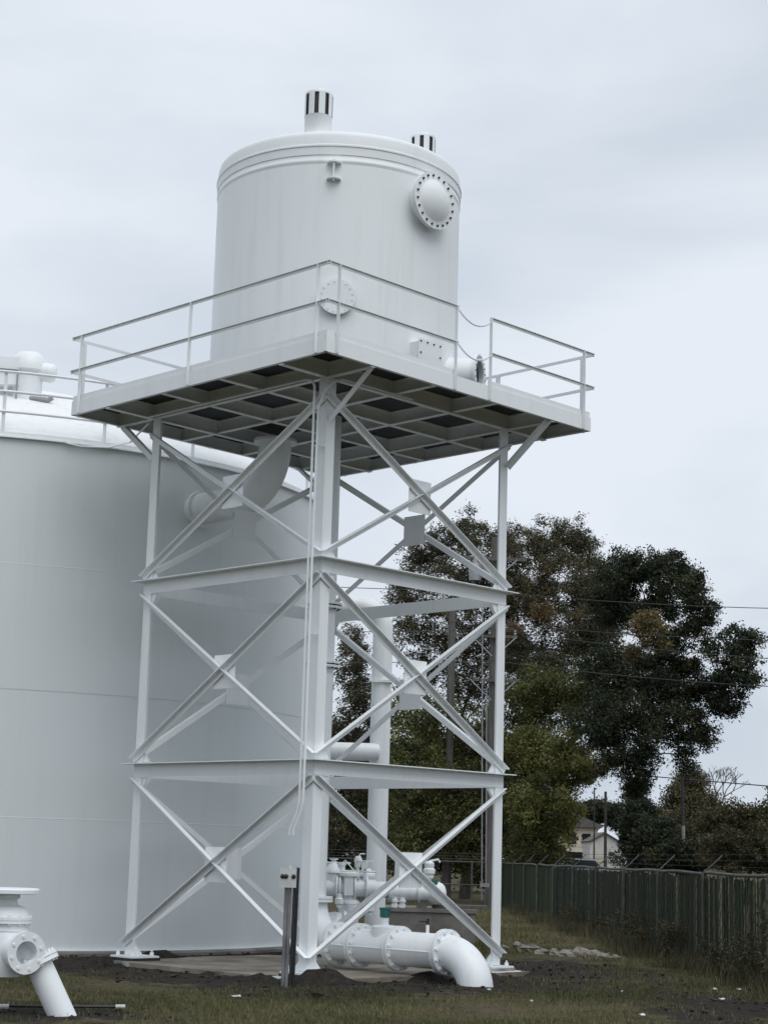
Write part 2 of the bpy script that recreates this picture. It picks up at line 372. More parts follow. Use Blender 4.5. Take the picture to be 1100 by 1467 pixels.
# guardrail
RZT, RZM = ZP + 1.283, ZP + .731
for fi, (o, a, n) in enumerate(faces):
    base = o + n * (D + .004) - a * D; ln = S + 2 * D
    posts = {0: [.2, 2.95, ln - .2], 1: [.2, 2.62, 3.40, ln - .2], 2: [.2, 2.95, ln - .2], 3: [.2, 2.0, 3.9, ln - .2]}[fi]
    for q in posts:
        mb = MB(); mb.prism(Lprof(.055, .008), base + a * (q - .027) + V(0, 0, ZP + .004), base + a * (q - .027) + V(0, 0, RZT - .004), a, n); P(mb, 'guardrail_post', smooth=False)
    spans = [(-.05, 2.65), (3.37, ln + .05)] if fi == 1 else [(-.05, ln + .05)]
    for s0, s1 in spans:
        for zz, nm in ((RZT, 'top_rail'), (RZM, 'mid_rail')):
            off = .009 if nm == 'mid_rail' else 0.0
            z_ = zz + (.001 if fi in (1, 2) else 0)
            mb = MB(); mb.prism([(.01, .006), (.018, .006), (.018, .047), (.042, .047), (.042, .055), (.01, .055)], base + a * s0 + V(0, 0, z_ - .05) , base + a * s1 + V(0, 0, z_ - .05), n, Zd); P(mb, nm, smooth=False)
    if fi == 1:
        for zz, sag in ((RZT - .06, .15), (RZM - .03, .16)):
            mb = MB(); k = 34
            for i in range(k):
                pt = lambda s_: base + n * .04 + a * (2.63 + .76 * s_) + V(0, 0, zz - sag * 4 * s_ * (1 - s_))
                p0, p1 = pt(i / k), pt((i + 1) / k); d = (p1 - p0).normalized(); b = (n if i % 2 else d.cross(n)).normalized()
                c = (p0 + p1) / 2; lk = []
                for q in range(9):
                    an = q * math.pi / 4; lk.append(c + d * .021 * math.cos(an) + b * .011 * math.sin(an))
                mb.tube(lk, .0042, 5, False)
            P(mb, 'safety_chain')

# white electrical conduits strapped down the near column
def conduit(name, pts, r, label, group=None):
    mb = MB(); mb.tube(pts, r, 8); return tag(mb.build(name, WHITE), label, 'conduit', group)
c0 = T(.10, -.055, 0); c1 = T(.02, -.075, 0)
def zl(p, z): return V(p.x, p.y, z)
top = zl(c0, ZP - .12)
cA = empty('conduit', zl(c0, 2.0), 'thin white conduit down near column, bending left under the platform edge', 'conduit')
mb = MB(); ptsA = bend(T(1.5, -.06, ZP - .03), T(.10, -.06, ZP - .03), T(.10, -.06, ZP - .3), 10)
ptsA = [T(3.9, -.165, ZP - .03), T(2.5, -.165, ZP - .03), T(.42, -.165, ZP - .03), T(.25, -.165, ZP - .035), T(.15, -.165, ZP - .075), T(.10, -.165, ZP - .15), T(.09, -.165, ZP - .3), T(.09, -.165, Z2), T(.09, -.165, Z1), T(.09, -.165, 2.3), T(.12, -.165, 2.15), T(.24, -.18, 1.9), T(.25, -.18, 1.82)]
mb.tube(ptsA, .019, 8); mb.build('tube', WHITE, cA)
cB = empty('conduit', zl(c1, 2.0), 'thin white conduit hugging near column, looping right under the platform', 'conduit')
mb = MB(); ptsB = [T(-.165, 1.6, ZP - .035), T(-.165, .4, ZP - .035), T(-.165, .15, ZP - .04), T(-.15, .0, ZP - .10), T(-.07, -.12, ZP - .25), T(.0, -.165, ZP - .5), T(.015, -.165, Z2), T(.015, -.165, Z1), T(.015, -.165, 2.3), T(.045, -.165, 2.15), T(.165, -.18, 1.9), T(.175, -.18, 1.82)]
mb.tube(ptsB, .019, 8); mb.build('tube', WHITE, cB)
for cc, uu in ((cA, .09), (cB, .015)):
    for zz in (7.3, 4.6):
        mb = MB(); mb.box(T(uu, -.095, zz), (.03, .15, .012), (Ld, Rd, Zd)); mb.build('strap', WHITE, cc)

# footings
for (u, v, su, sv), lb in zip(corners, ('concrete footing with white painted edges under the nearest tower leg', 'low concrete footing under the left tower leg beside the big tank', 'square concrete footing under the right tower leg beside bare soil', 'concrete footing under the hidden rear tower leg')):
    ft = empty('footing', T(u + su * .11, v + sv * .11, GZ), lb, 'footing')
    mb = MB(); c = T(u + su * .11, v + sv * .11, 0)
    pr = []
    for i in range(28):
        an = i / 28 * 2 * math.pi; sq = .31 / max(abs(math.cos(an)), abs(math.sin(an))); sq *= 1 + random.uniform(-.04, .04)
        pr.append((sq * math.cos(an), sq * math.sin(an)))
    mb.prism(pr, c + V(0, 0, -.065), c + V(0, 0, -.027), Ld, Rd); P(mb, 'grout', BLACK if u + v < 1 or u == S else FOOT, ft)
    mb = MB(); k = 1.22
    mb.prism([(x * k * random.uniform(.97, 1.03), y * k * random.uniform(.97, 1.03)) for x, y in pr], c + V(0, 0, -.09), c + V(0, 0, -.066), Ld, Rd); P(mb, 'painted_edge', FOOT if (u == S) else PIPEW, ft)
    mb = MB(); mb.prism([(x * 1.25, y * 1.25) for x, y in pr], c + V(0, 0, -.4), c + V(0, 0, -.0905), Ld, Rd); P(mb, 'pad', FOOT, ft)

# ---------------------------------------------------------------- elevated tank
TB = JT + .012
et = empty('elevated_tank', V(TC.x, TC.y, TB), 'white cylindrical steel tank standing on the tower platform', 'water tank')
TR = 1.972
mb = MB(); mb.lathe([(TR - .01, TB), (TR + .012, TB + .02), (TR + .012, TB + .05), (TR, TB + .06), (TR, 11.93), (TR + .012, 11.97)], 128, (TC.x, TC.y, 0)); P(mb, 'shell', WHITE, et, ang=14)
mb = MB(); mb.lathe([(TR + .002, 12.07), (TR + .014, 12.075), (TR + .016, 12.2), (TR + .028, 12.21), (TR + .028, 12.235), (TR + .012, 12.25), (TR + .004, 12.39), (TR - .008, 12.44), (TR - .04, 12.475), (TR - .09, 12.49), (1.2, 12.56), (0, 12.61)], 128, (TC.x, TC.y, 0)); P(mb, 'roof', WHITE, et, ang=32)
mb = MB(); mb.lathe([(TR + .012, 11.97), (TR + .014, 12.0), (TR + .004, 12.01), (TR + .003, 12.072)], 128, (TC.x, TC.y, 0)); P(mb, 'top_ring', WHITE, et, ang=60)
def onshell(phi, z, r=TR):
    a = R(phi); return V(TC.x + r * math.sin(a), TC.y - r * math.cos(a), z), V(math.sin(a), -math.cos(a), 0)
def bolts(name, o, ax, r, n, sz, parent, m_=BOLT, h=.02):
    mb = MB(); ax = Vector(ax).normalized(); x = ax.orthogonal().normalized(); y = ax.cross(x)
    for i in range(n):
        a = (i + .5) * 2 * math.pi / n; mb.lathe([(sz, 0), (sz, h), (0, h)], 6, o + (x * math.cos(a) + y * math.sin(a)) * r, ax)
    o_ = P(mb, name, m_, parent); tag(o_, kind='stuff'); return o_
# roof vents with slots
def vent(c, r, h, z0):
    mb = MB(); n = 8; zs0, zs1 = z0 + h * .46, z0 + h * .93
    mb.lathe([(r + .05, z0), (r + .05, z0 + .03), (r, z0 + .04), (r, zs0 - .01), (r * 1.03, zs0)], 48, c)
    body = P(mb, 'roof_vent', WHITE, et)
    mb = MB(); mb.lathe([(r * .9, zs1), (r * 1.03, zs1), (r * 1.03, z0 + h * .97), (r * .96, z0 + h), (0, z0 + h + .02)], 48, c); P(mb, 'vent_cap', WHITE, body)
    for i in range(n):
        a = R(22.5 + 45 * i + 12 - 45 / 2 + 4)
        mb = MB(); a0, a1 = a - R(13.5), a + R(13.5)
        mb.lathe([(r * .98, zs0), (r * 1.03, zs0), (r * 1.03, zs1), (r * .98, zs1)], 6, c, (0, 0, 1), a0, a1); P(mb, 'vent_bar', WHITE, body)
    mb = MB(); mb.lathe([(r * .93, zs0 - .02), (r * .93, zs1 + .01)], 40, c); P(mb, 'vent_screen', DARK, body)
    return body
vent(V(-1.2, 25.92, 0), .212, .755, 12.49)
vent(V(.47, 27.75, 0), .205, .80, 12.56)
# upper manhole
c, n = onshell(45.5, 11.56)
mh = P(MB().lathe([(.37, -.12), (.37, .13)], 40, c, n), 'manhole_neck', WHITE, et)
mb = MB(); mb.disc(c + n * .135, n, .455, .03, 48, .3); P(mb, 'flange', WHITE, mh)
mb = MB(); mb.lathe([(.455, .153), (.455, .18), (.34, .18), (.325, .19), (.26, .235), (.17, .275), (.08, .295), (0, .30)], 48, c, n); P(mb, 'domed_cover', WHITE, mh, ang=50)
bolts('cover_bolts', c + n * .181, n, .40, 20, .019, mh)
# lower manhole
c, n = onshell(2.4, 9.79)
mh = P(MB().lathe([(.2, -.1), (.2, .05)], 40, c, n), 'manhole_neck', WHITE, et)
mb = MB(); mb.disc(c + n * .07, n, .275, .045, 40); P(mb, 'flat_cover', WHITE, mh)
bolts('cover_bolts', c + n * .0935, n, .235, 16, .010, mh, WHITE, .012)
# lifting lug below the rim
c, n = onshell(-.8, 11.80)
lg = P(MB().box(c + n * .05, (.025, .12, .34), (n.cross(Zd), n, Zd)), 'lifting_lug', WHITE, et)
for dz in (.13, -.13):
    mb = MB(); mb.lathe([(.0, -.012), (.11, -.012), (.11, .012), (0, .012)], 20, c + n * .02 + V(0, 0, dz)); P(mb, 'lug_clip', WHITE, lg)
# rectangular access box
c, n = onshell(44, 8.97); s_ = n.cross(Zd) * -1
bx = P(MB().box(c + n * .03, (.44, .34, .56), (s_, n, Zd)), 'access_box', WHITE, et)
mb = MB(); mb.box(c + n * .208, (.50, .012, .62), (s_, n, Zd)); P(mb, 'box_cover', WHITE, bx)
mb = MB()
for i in range(4):
    for j in range(4):
        if i in (0, 3) or j in (0, 3): mb.lathe([(.014, 0), (.014, .014), (0, .014)], 6, c + n * .214 + s_ * (-.21 + .14 * i) + V(0, 0, -.27 + .18 * j), n)
tag(P(mb, 'cover_bolts', BOLT, bx), kind='stuff')
# small pipe stub by the platform edge
c, n = onshell(2, TB + .16)
st = P(MB().tube([c - n * .05, c + n * .12], .05, 14), 'drain_stub', WHITE, et)
# side inlet with open flanged end
dn = V(math.sin(R(72)), -math.cos(R(72)), 0); c = V(TC.x, TC.y, 8.99) + dn * (TR - .18)
inl = P(MB().lathe([(.30, 0), (.30, .3), (.255, .62)], 40, c, dn), 'side_inlet', WHITE, et)
mb = MB(); mb.disc(c + dn * .635, dn, .335, .035, 44, .245); P(mb, 'flange', WHITE, inl)
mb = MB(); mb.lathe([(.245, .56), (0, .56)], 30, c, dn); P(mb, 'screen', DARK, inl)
bolts('flange_bolts', c + dn * .652, dn, .295, 20, .013, inl, GALV, .015)

# ---------------------------------------------------------------- big ground tank
bt = empty('storage_tank', V(BTC.x, BTC.y, -.05), 'huge white welded steel ground storage tank with domed roof', 'water tank')
cz = [-.05, 2.02, 4.05, 6.1, BTZ - .02]
for i in range(4):
    mb = MB(); r = BTR - .004 * (i % 2)
    mb.lathe([(r, cz[i]), (r, cz[i + 1] - .016), (r + .002, cz[i + 1] - .012), (r + .002, cz[i + 1] - .005), (r - .002, cz[i + 1])], 160, (BTC.x, BTC.y, 0)); P(mb, 'shell_course', TANKW, bt, ang=18)
mb = MB(); RDm = 12.0; ap = RDm - math.sqrt(RDm ** 2 - BTR ** 2)
pr = [(BTR - .02, BTZ + .06)] + [(r, BTZ + .06 + math.sqrt(RDm ** 2 - r * r) - (RDm - ap)) for r in np.linspace(BTR - .1, 0.001, 24)]
mb.lathe(pr, 128, (BTC.x, BTC.y, 0)); P(mb, 'roof', ROOFW, bt, ang=50)
mb = MB(); mb.lathe([(BTR - .03, BTZ - .02), (BTR + .065, BTZ - .02), (BTR + .065, BTZ), (BTR + .01, BTZ + .004), (BTR + .01, BTZ + .085), (BTR - .05, BTZ + .09)], 160, (BTC.x, BTC.y, 0)); P(mb, 'rim_angle', WHITE, bt)
mb = MB(); mb.lathe([(BTR + .05, -.052), (BTR + .05, -.04), (BTR - .05, -.04)], 160, (BTC.x, BTC.y, 0)); P(mb, 'bottom_chime', WHITE, bt)
def onbig(deg, z, r): a = R(deg); return V(BTC.x + r * math.sin(a), BTC.y - r * math.cos(a), z)
angs = [-.8, 13.4, 27.6, 41.8, 56, 70.2, 84.4, 98.6]
for a in angs:
    mb = MB(); mb.box(onbig(a, BTZ + .6, BTR - .02), (.05, .05, 1.02)); P(mb, 'guardrail_post', WHITE, bt)
for i, zz in enumerate((BTZ + .42, BTZ + .76, BTZ + 1.1)):
    mb = MB(); mb.tube([onbig(a, zz, BTR + .02) for a in np.linspace(-3, 100, 60)], .024, 8); P(mb, 'guardrail_rail', WHITE, bt)
# roof vent hood on the dome
rv = V(-6.42, 30.6, 9.1)
hd = P(MB().lathe([(.26, 0), (.26, .75), (.33, .78), (.33, .86), (.30, 1.0), (.2, 1.12), (.0, 1.17)], 32, rv), 'roof_vent', WHITE, bt, ang=40)
mb = MB(); mb.lathe([(.17, -.05), (.17, .45), (.13, .5), (0, .52)], 24, rv + V(0, -.05, .82), (.98, .1, -.12)); P(mb, 'vent_arm', WHITE, hd)
mb = MB(); mb.tube([rv + V(.1, -.2, .25), rv + V(.42, -.2, .22), rv + V(.50, -.2, .28)], .05, 10); P(mb, 'vent_handle', GALV, hd)
mb = MB(); mb.box(rv + V(-.35, -.1, .72), (.5, .4, .5)); P(mb, 'hatch_box', WHITE, hd)
mb = MB(); mb.tube([rv + V(-.6, -.32, .75), rv + V(-.12, -.32, .73), rv + V(-.12, -.32, .1)], .018, 6); P(mb, 'latch_rod', GALV, hd)
# float cable hanging off the rim
mb = MB(); mb.tube([onbig(22, BTZ - .03, BTR + .09), onbig(24, BTZ - .06, BTR + .09), onbig(28, BTZ - .02, BTR + .1), onbig(31, BTZ + .12, BTR + .14), T(4.25, .1, ZP - .02)], .016, 6)
tag(mb.build('loose_cable', WHITE), 'thin white cable sagging from big tank rim to tower platform', 'cable')
mb = MB(); mb.lathe([(BTR + .14, -.4), (BTR + .14, GZ + .035), (BTR + .06, -.054), (BTR - .2, -.054)], 120, (BTC.x, BTC.y, 0))
tag(mb.build('tank_foundation', CONC), 'dark weathered concrete ring foundation under the big storage tank', 'foundation')

# ---------------------------------------------------------------- transfer duct between platform and tank
du = empty('transfer_duct', V(-1.83, 28.6, 7.3), 'wide curved white duct from platform underside into the big tank wall', 'duct')
dirt = (BTC - V(-1.83, 28.6, 0)).normalized(); s0 = V(-1.83, 28.6, ZP - .02)
path = [s0, s0 - V(0, 0, .12)] + bend(s0 - V(0, 0, .12), s0 - V(0, 0, .95), s0 - V(0, 0, .95) + dirt * .83, 12) + [s0 - V(0, 0, .95) + dirt * 2.3]
mb = MB(); mb.tube(path, .27, 32); P(mb, 'elbow_pipe', WHITE, du, ang=50)
mb = MB(); mb.disc(s0 - V(0, 0, .05), (0, 0, 1), .36, .05, 36); P(mb, 'flange', WHITE, du)
e = s0 - V(0, 0, .95) + dirt * 1.9
mb = MB(); mb.disc(e, dirt, .33, .05, 36); P(mb, 'wall_collar', WHITE, du)

# ---------------------------------------------------------------- downcomer and discharge run
dc = empty('downcomer_pipe', V(TC.x, TC.y, GZ), 'tall white flanged pipe dropping from platform centre, elbowing out to ground', 'pipe')
mb = MB(); mb.tube([V(TC.x, TC.y, ZP + .1), V(TC.x, TC.y, .9)], .168, 32); P(mb, 'riser', PIPEW, dc)
for z in (5.42, 5.36, 4.5, 4.44):
    mb = MB(); mb.disc(V(TC.x, TC.y, z), (0, 0, 1), .27, .035, 36); P(mb, 'flange', PIPEW, dc)
for z in (5.33, 4.41): bolts('flange_bolts', V(TC.x, TC.y, z), (0, 0, 1), .225, 10, .02, dc, BOLT, .11)
ez, run = .275, -Ld; HZ = V(TC.x, TC.y, ez)
mb = MB(); pts = [V(TC.x, TC.y, .92), V(TC.x, TC.y, .86)] + bend(V(TC.x, TC.y, .84), HZ, HZ + run * .5, 10)
mb.tube(pts, [.17, .19] + [.2 + .045 * i / 10 for i in range(11)], 32); P(mb, 'base_elbow', PIPEW, dc, ang=50)
for z in (.93, .885): mb = MB(); mb.disc(V(TC.x, TC.y, z), (0, 0, 1), .28, .04, 36); P(mb, 'flange', PIPEW, dc)
mb = MB(); mb.tube([HZ + run * .5, HZ + run * 2.78], .245, 36); P(mb, 'discharge_pipe', PIPEW, dc)
for t_ in (.52, 1.02, 1.8, 2.72):
    for dt in (-.026, .026):
        mb = MB(); mb.disc(HZ + run * (t_ + dt), run, .318, .04, 40, .2); fl = P(mb, 'flange', PIPEW, dc)
    bolts('flange_bolts', HZ + run * (t_ - .075), run, .282, 12, .022, dc, PIPEW, .15)
gp = HZ + run * 3.28
mb = MB(); mb.tube(bend(HZ + run * 2.72, HZ + run * 3.28, V(gp.x, gp.y, ez - .5), 14) + [V(gp.x, gp.y, ez - .75)], .246, 36); P(mb, 'outlet_elbow', PIPEW, dc, ang=50)
side = V(0, 0, 1).cross(run)
if side.y > 0: side = -side
for s_ in (1, -1):
    mb = MB(); mb.tube([HZ + run * .5 + side * .3 * s_, HZ + run * 2.75 + side * .3 * s_], .013, 6); P(mb, 'tie_rod', PIPEW, dc)
mb = MB(); c = HZ + run * 1.5
mb.lathe([(.2, .12), (.2, .29), (.15, .31), (.06, .32), (.06, .42), (0, .42)], 24, c); vb = P(mb, 'air_valve_base', PIPEW, dc)
mb = MB(); mb.lathe([(.05, .42), (.075, .43), (.075, .53), (.085, .535), (.085, .56), (0, .57)], 20, c); P(mb, 'teal_valve_cap', TEAL, vb)
mb = MB(); c = HZ + run * 2.35 + V(0, 0, .24); mb.tube([c, c + V(0, 0, .12)], .025, 10); cock = P(mb, 'gauge_cock', PIPEW, dc)
mb = MB(); mb.box(c + V(0, 0, .16), (.045, .045, .09)); mb.tube([c + V(0, 0, .16), c + V(-.11, -.02, .165)], .014, 6); P(mb, 'cock_handle', BLACK, cock)

# ---------------------------------------------------------------- overflow pipe beside the big tank
ov = empty('overflow_pipe', V(.02, 35.0, GZ), 'plain tall white standpipe with bent top beside the big tank', 'pipe')
ox, oy = .05, 35.0
mb = MB(); mb.tube([V(ox, oy, GZ - .1), V(ox, oy, 5.9)] + bend(V(ox, oy, 6.0), V(ox, oy, 6.45), V(ox - .5, oy, 6.45), 10) + [V(-1.3, oy, 6.45)], .197, 32); P(mb, 'standpipe', PIPEW, ov, ang=50)
mb = MB(); mb.tube([V(-1.4, oy - .32, 3.55), V(-.06, oy - .32, 3.55), V(.03, oy - .32, 3.55), V(.08, oy - .31, 3.55)], [.172, .172, .15, .02], 28); P(mb, 'branch_pipe', PIPEW, ov, ang=50)
mb = MB(); mb.box(V(ox, oy - .02, 4.95), (.42, .44, .05)); P(mb, 'pipe_strap', PIPEW, ov)

# ---------------------------------------------------------------- valve manifold and vault behind the tower
vt = empty('concrete_vault', V(1.0, 36.8, GZ), 'low grey concrete vault box behind the white discharge pipe', 'vault')
mb = MB(); mb.box(V(1.0, 36.9, .17), (2.1, 1.8, .66)); P(mb, 'vault_wall', CONC, vt)
mb = MB(); mb.box(V(1.0, 36.9, .535), (2.18, 1.88, .07)); P(mb, 'vault_lid', CONC, vt)
mb = MB(); mb.box(V(.98, 36.3, .72), (.2, .35, .29)); tag(mb.build('pipe_block', CONC), 'small upright concrete block carrying white pipe on the vault', 'block')
mb = MB(); mb.box(V(1.75, 36.55, .61), (1.1, .5, .07)); tag(mb.build('timber_plank', WOOD), 'dark flat timber plank lying on the concrete vault', 'plank')
mf = empty('valve_manifold', V(-.3, 33.6, GZ), 'cluster of white flanged valves and pipes behind nearest tower leg', 'valve')
my = 33.6
def mp_(x, y, Y=my):        # pixel of the photograph to a point at distance Y
    f = 2533.67; d = FW + RT * ((x - 550) / f) - UP * ((y - 733.5) / f); d = d / d.y
    return V(d.x * Y, Y, CAMH + d.z * Y)
a0, a1 = mp_(455, 1272), mp_(534, 1272)
zc = (a0.z + a1.z) / 2; y0 = my
mb = MB(); mb.tube([V(-1.2, y0, zc), V(.05, y0, zc)], .16, 24); P(mb, 'main_pipe', PIPEW, mf)
for xx in (mp_(483, 1272).x, mp_(487, 1272).x, mp_(509, 1272).x, mp_(526, 1272).x):
    mb = MB(); mb.disc(V(xx, y0, zc), (1, 0, 0), .235, .035, 28); P(mb, 'flange', PIPEW, mf)
x1 = mp_(500, 1272).x
mb = MB(); mb.lathe([(.19, -.75), (.19, -.3), (.22, -.28), (.22, -.24), (.14, -.2), (.14, .2), (.21, .22), (.21, .27), (.17, .29), (.17, .31), (0, .31)], 24, V(x1, y0 - .02, zc)); P(mb, 'control_valve', PIPEW, mf)
mb = MB(); mb.box(V(x1, y0 - .2, zc + .02), (.17, .08, .3)); P(mb, 'valve_cover', PIPEW, mf)
xa = mp_(477, 1272).x
mb = MB(); mb.lathe([(.12, .1), (.12, .26), (.17, .27), (.17, .30), (.15, .33), (.11, .42), (.05, .47), (.04, .5), (.08, .51), (.08, .53), (0, .53)], 20, V(xa, y0, zc)); P(mb, 'air_valve', PIPEW, mf, ang=40)
mb = MB(); mb.tube([V(-1.0, y0 - .05, mp_(480, 1236).z), V(mp_(501, 1272).x, y0 - .05, mp_(480, 1236).z)], .016, 8); P(mb, 'sensing_tube', PIPEW, mf)
zt = mp_(500, 1248).z
mb = MB(); mb.tube([V(-.9, y0 - .1, zt), V(.05, y0 - .1, zt)], .018, 8); P(mb, 'sensing_tube', PIPEW, mf)
xb = mp_(512, 1272).x
mb = MB(); mb.lathe([(.03, 0), (.03, .2), (.055, .21), (.065, .3), (.075, .31), (.075, .34), (.05, .4), (0, .41)], 16, V(xb, y0 - .1, zc + .18)); P(mb, 'pilot_valve', PIPEW, mf)
mb = MB(); mb.tube([V(xb, y0 - .1, zc + .55), V(xb + .04, y0 - .1, zc + .63), V(xb + .12, y0 - .1, zc + .63)], .014, 6); P(mb, 'pilot_handle', PIPEW, mf)
xc = mp_(489, 1272).x
mb = MB(); mb.lathe([(.06, .28), (.06, .4), (.075, .41), (.075, .47), (0, .47)], 16, V(xc, y0 - .05, zc)); P(mb, 'pilot_cap', PIPEW, mf)
xd = mp_(522, 1272).x
mb = MB(); mb.box(V(xd, y0 - .08, zc + .42), (.13, .12, .12)); mb.tube([V(xd, y0 - .08, zc + .4), V(xd, y0 - .08, zc + .1)], .03, 10); P(mb, 'pilot_body', PIPEW, mf)
mb = MB(); mb.tube([V(xa + .02, y0 - .1, GZ), V(xa + .02, y0 - .1, .05)], .2, 24); mb.lathe([(.26, 0), (.28, .15), (.22, .32), (.12, .42), (0, .44)], 28, V(xa + .05, y0 - .12, .1)); mb.disc(V(xa + .25, y0 - .12, .32), (1, 0, 0), .26, .05, 28); P(mb, 'lower_check_valve', PIPEW, mf, ang=45)
mb = MB(); mb.tube([V(mp_(505, 1272).x, y0 - .15, zc - .3), V(mp_(505, 1272).x, y0 - .15, .1)], .13, 20); P(mb, 'drop_pipe', PIPEW, mf)
for xx, zz in ((486, .62), (530, .5)):
    mb = MB(); q_ = mp_(xx, 1300); mb.lathe([(.05, 0), (.05, .06), (.08, .07), (.08, .16), (.05, .18), (.05, .24), (0, .25)], 14, V(q_.x, y0 - .35, zz)); P(mb, 'petcock', PIPEW, mf)
xg = mp_(524, 1272).x
mb = MB(); mb.lathe([(.1, 0), (.1, .2), (.17, .22), (.17, .26), (.13, .3), (.07, .36), (.03, .38), (.03, .5), (0, .5)], 20, V(xg, y0 + .3, zc)); P(mb, 'gate_bonnet', PIPEW, mf, ang=40)
mb = MB(); mb.lathe([(.1, -.012), (.13, -.012), (.13, .012), (.1, .012), (.1, -.012)], 24, V(xg, y0 + .3, zc + .5)); P(mb, 'handwheel', PIPEW, mf)
mb = MB(); mb.tube([V(-1.2, y0 + .3, zc - .02), V(.3, y0 + .3, zc - .02)], .15, 20); P(mb, 'rear_pipe', PIPEW, mf)
mb = MB(); mb.disc(V(mp_(516, 1272).x, y0 + .3, zc - .02), (1, 0, 0), .22, .05, 24); P(mb, 'flange', PIPEW, mf)
mb = MB(); mb.tube([V(xc, y0 - .05, zc + .45), V(xc + .06, y0 - .1, zc + .5), V(xb - .1, y0 - .12, zc + .35), V(xb - .02, y0 - .1, zc + .25)], .012, 6); P(mb, 'sensing_tube', PIPEW, mf)
sp = empty('suction_pipe', V(.9, 36.3, GZ), 'white pipe with round blind end resting on the concrete block', 'pipe')
ps, pe = mp_(556, 1279, 36.2), mp_(630, 1278, 36.2); zc2 = (ps.z + pe.z) / 2
mb = MB(); mb.tube([V(ps.x - .3, 36.2, zc2), V(pe.x - .1, 36.2, zc2)], .165, 26); P(mb, 'barrel', PIPEW, sp)
mb = MB(); mb.lathe([(.1, -.1), (.225, -.1), (.225, -.05), (.225, 0), (.2, .08), (.12, .15), (0, .18)], 28, V(pe.x - .06, 36.2, zc2), (.75, -.65, 0)); P(mb, 'blind_end', PIPEW, sp, ang=45)
for xx in (ps.x + .02, pe.x - .42): mb = MB(); mb.disc(V(xx, 36.2, zc2), (1, 0, 0), .21, .05, 26); P(mb, 'flange', PIPEW, sp)
for k, (xx, lb) in enumerate(((565, 'left of the pair of small white hydrant-shaped valves on the vault'), (576, 'right of the pair of small white hydrant-shaped valves on the vault'))):
    q = mp_(xx, 1303, 36.1); mb = MB()
    mb.lathe([(.055, 0), (.055, .1), (.075, .11), (.075, .15), (.05, .16), (.05, .2), (0, .21)], 12, V(q.x, 36.1, .57)); mb.box(V(q.x, 36.1, .61), (.13, .1, .06)); tag(mb.build('small_valve', PIPEW), lb, 'valve')
q = mp_(607, 1268, 36.2)
av = empty('air_release_valve', V(q.x + .1, 36.2, zc2 + .15), 'white air release valve with teal collar on the rear pipe', 'valve')
mb = MB(); mb.lathe([(.05, 0), (.05, .12), (.09, .13), (.09, .2), (.12, .22), (.12, .3), (.09, .33), (.1, .36), (.1, .42), (.06, .46), (0, .47)], 20, V(q.x + .1, 36.2, zc2 + .16)); P(mb, 'valve_body', PIPEW, av)
mb = MB(); mb.lathe([(.08, 0), (.08, .09), (0, .09)], 16, V(q.x + .2, 36.12, zc2 + .16)); P(mb, 'teal_collar', TEAL, av)
mb = MB(); mb.tube([V(q.x + .1, 36.2, zc2 + .62), V(q.x + .28, 36.2, zc2 + .66), V(q.x + .31, 36.2, zc2 + .6)], .022, 8); P(mb, 'vent_spout', PIPEW, av)

# ---------------------------------------------------------------- electrical stand beside the near leg
es = empty('electrical_stand', V(-1.1, 23.8, GZ), 'small grey electrical box on black conduits before nearest tower leg', 'electrical box')
b0 = mp_(413, 1257.5, 23.8)
mb = MB(); mb.box(b0, (.215, .13, .25)); P(mb, 'enclosure', BOXG, es)
for dx in (-.07, -.025, .075):
    mb = MB(); mb.lathe([(.026, 0), (.03, .012), (.02, .02), (0, .022)], 14, b0 + V(dx, -.066, .02), (0, -1, 0)); P(mb, 'knockout', BLACK, es)
mb = MB(); mb.tube([b0 + V(.02, 0, .12), b0 + V(.02, 0, .17)], .02, 8); P(mb, 'top_fitting', BOXG, es)
for xt, xb_, r_, m_ in ((410.5, 405, .024, GREYC), (416, 410, .024, GREYC), (422, 415.5, .02, BLACK)):
    t_, b_ = mp_(xt, 1271, 23.8), mp_(xb_, 1408, 23.8)
    mb = MB(); mb.tube([t_, V(b_.x, b_.y, GZ - .1)], r_, 10); P(mb, 'conduit', m_, es)
t_, b_ = mp_(427, 1243, 23.88), mp_(419, 1408, 23.88)
mb = MB(); mb.tube([t_, V(b_.x, b_.y, GZ - .1)], .026, 10); P(mb, 'post', BLACK, es)

# ---------------------------------------------------------------- valve assembly at lower left
va = empty('wye_valve', V(-3.7, 18.5, GZ), 'white valve with round top plate and slanted pipe into soil', 'valve')
vy = 18.6; vc = mp_(6, 1360, vy)
def vz(y): return mp_(10, y, vy).z
mb = MB(); mb.lathe([(.0, vz(1271)), (.33, vz(1272)), (.345, vz(1274)), (.345, vz(1279)), (.3, vz(1280)), (.0, vz(1280))], 40, V(vc.x - .02, vy, 0)); P(mb, 'top_plate', PIPEW, va)
mb = MB(); mb.lathe([(.13, vz(1280)), (.13, vz(1286)), (.1, vz(1289)), (.12, vz(1296)), (.19, vz(1299)), (.225, vz(1306)), (.235, vz(1313))], 32, V(vc.x, vy, 0)); P(mb, 'bonnet', PIPEW, va, ang=50)
for ya, yb in ((1313, 1317.5), (1318, 1322)):
    mb = MB(); mb.lathe([(0, vz(yb)), (.27, vz(yb)), (.27, vz(ya)), (0, vz(ya))], 36, V(vc.x, vy, 0)); P(mb, 'bonnet_flange', PIPEW, va)
bolts('bonnet_bolts', V(vc.x, vy, vz(1324.5)), (0, 0, 1), .245, 14, .018, va, PIPEW, .1)
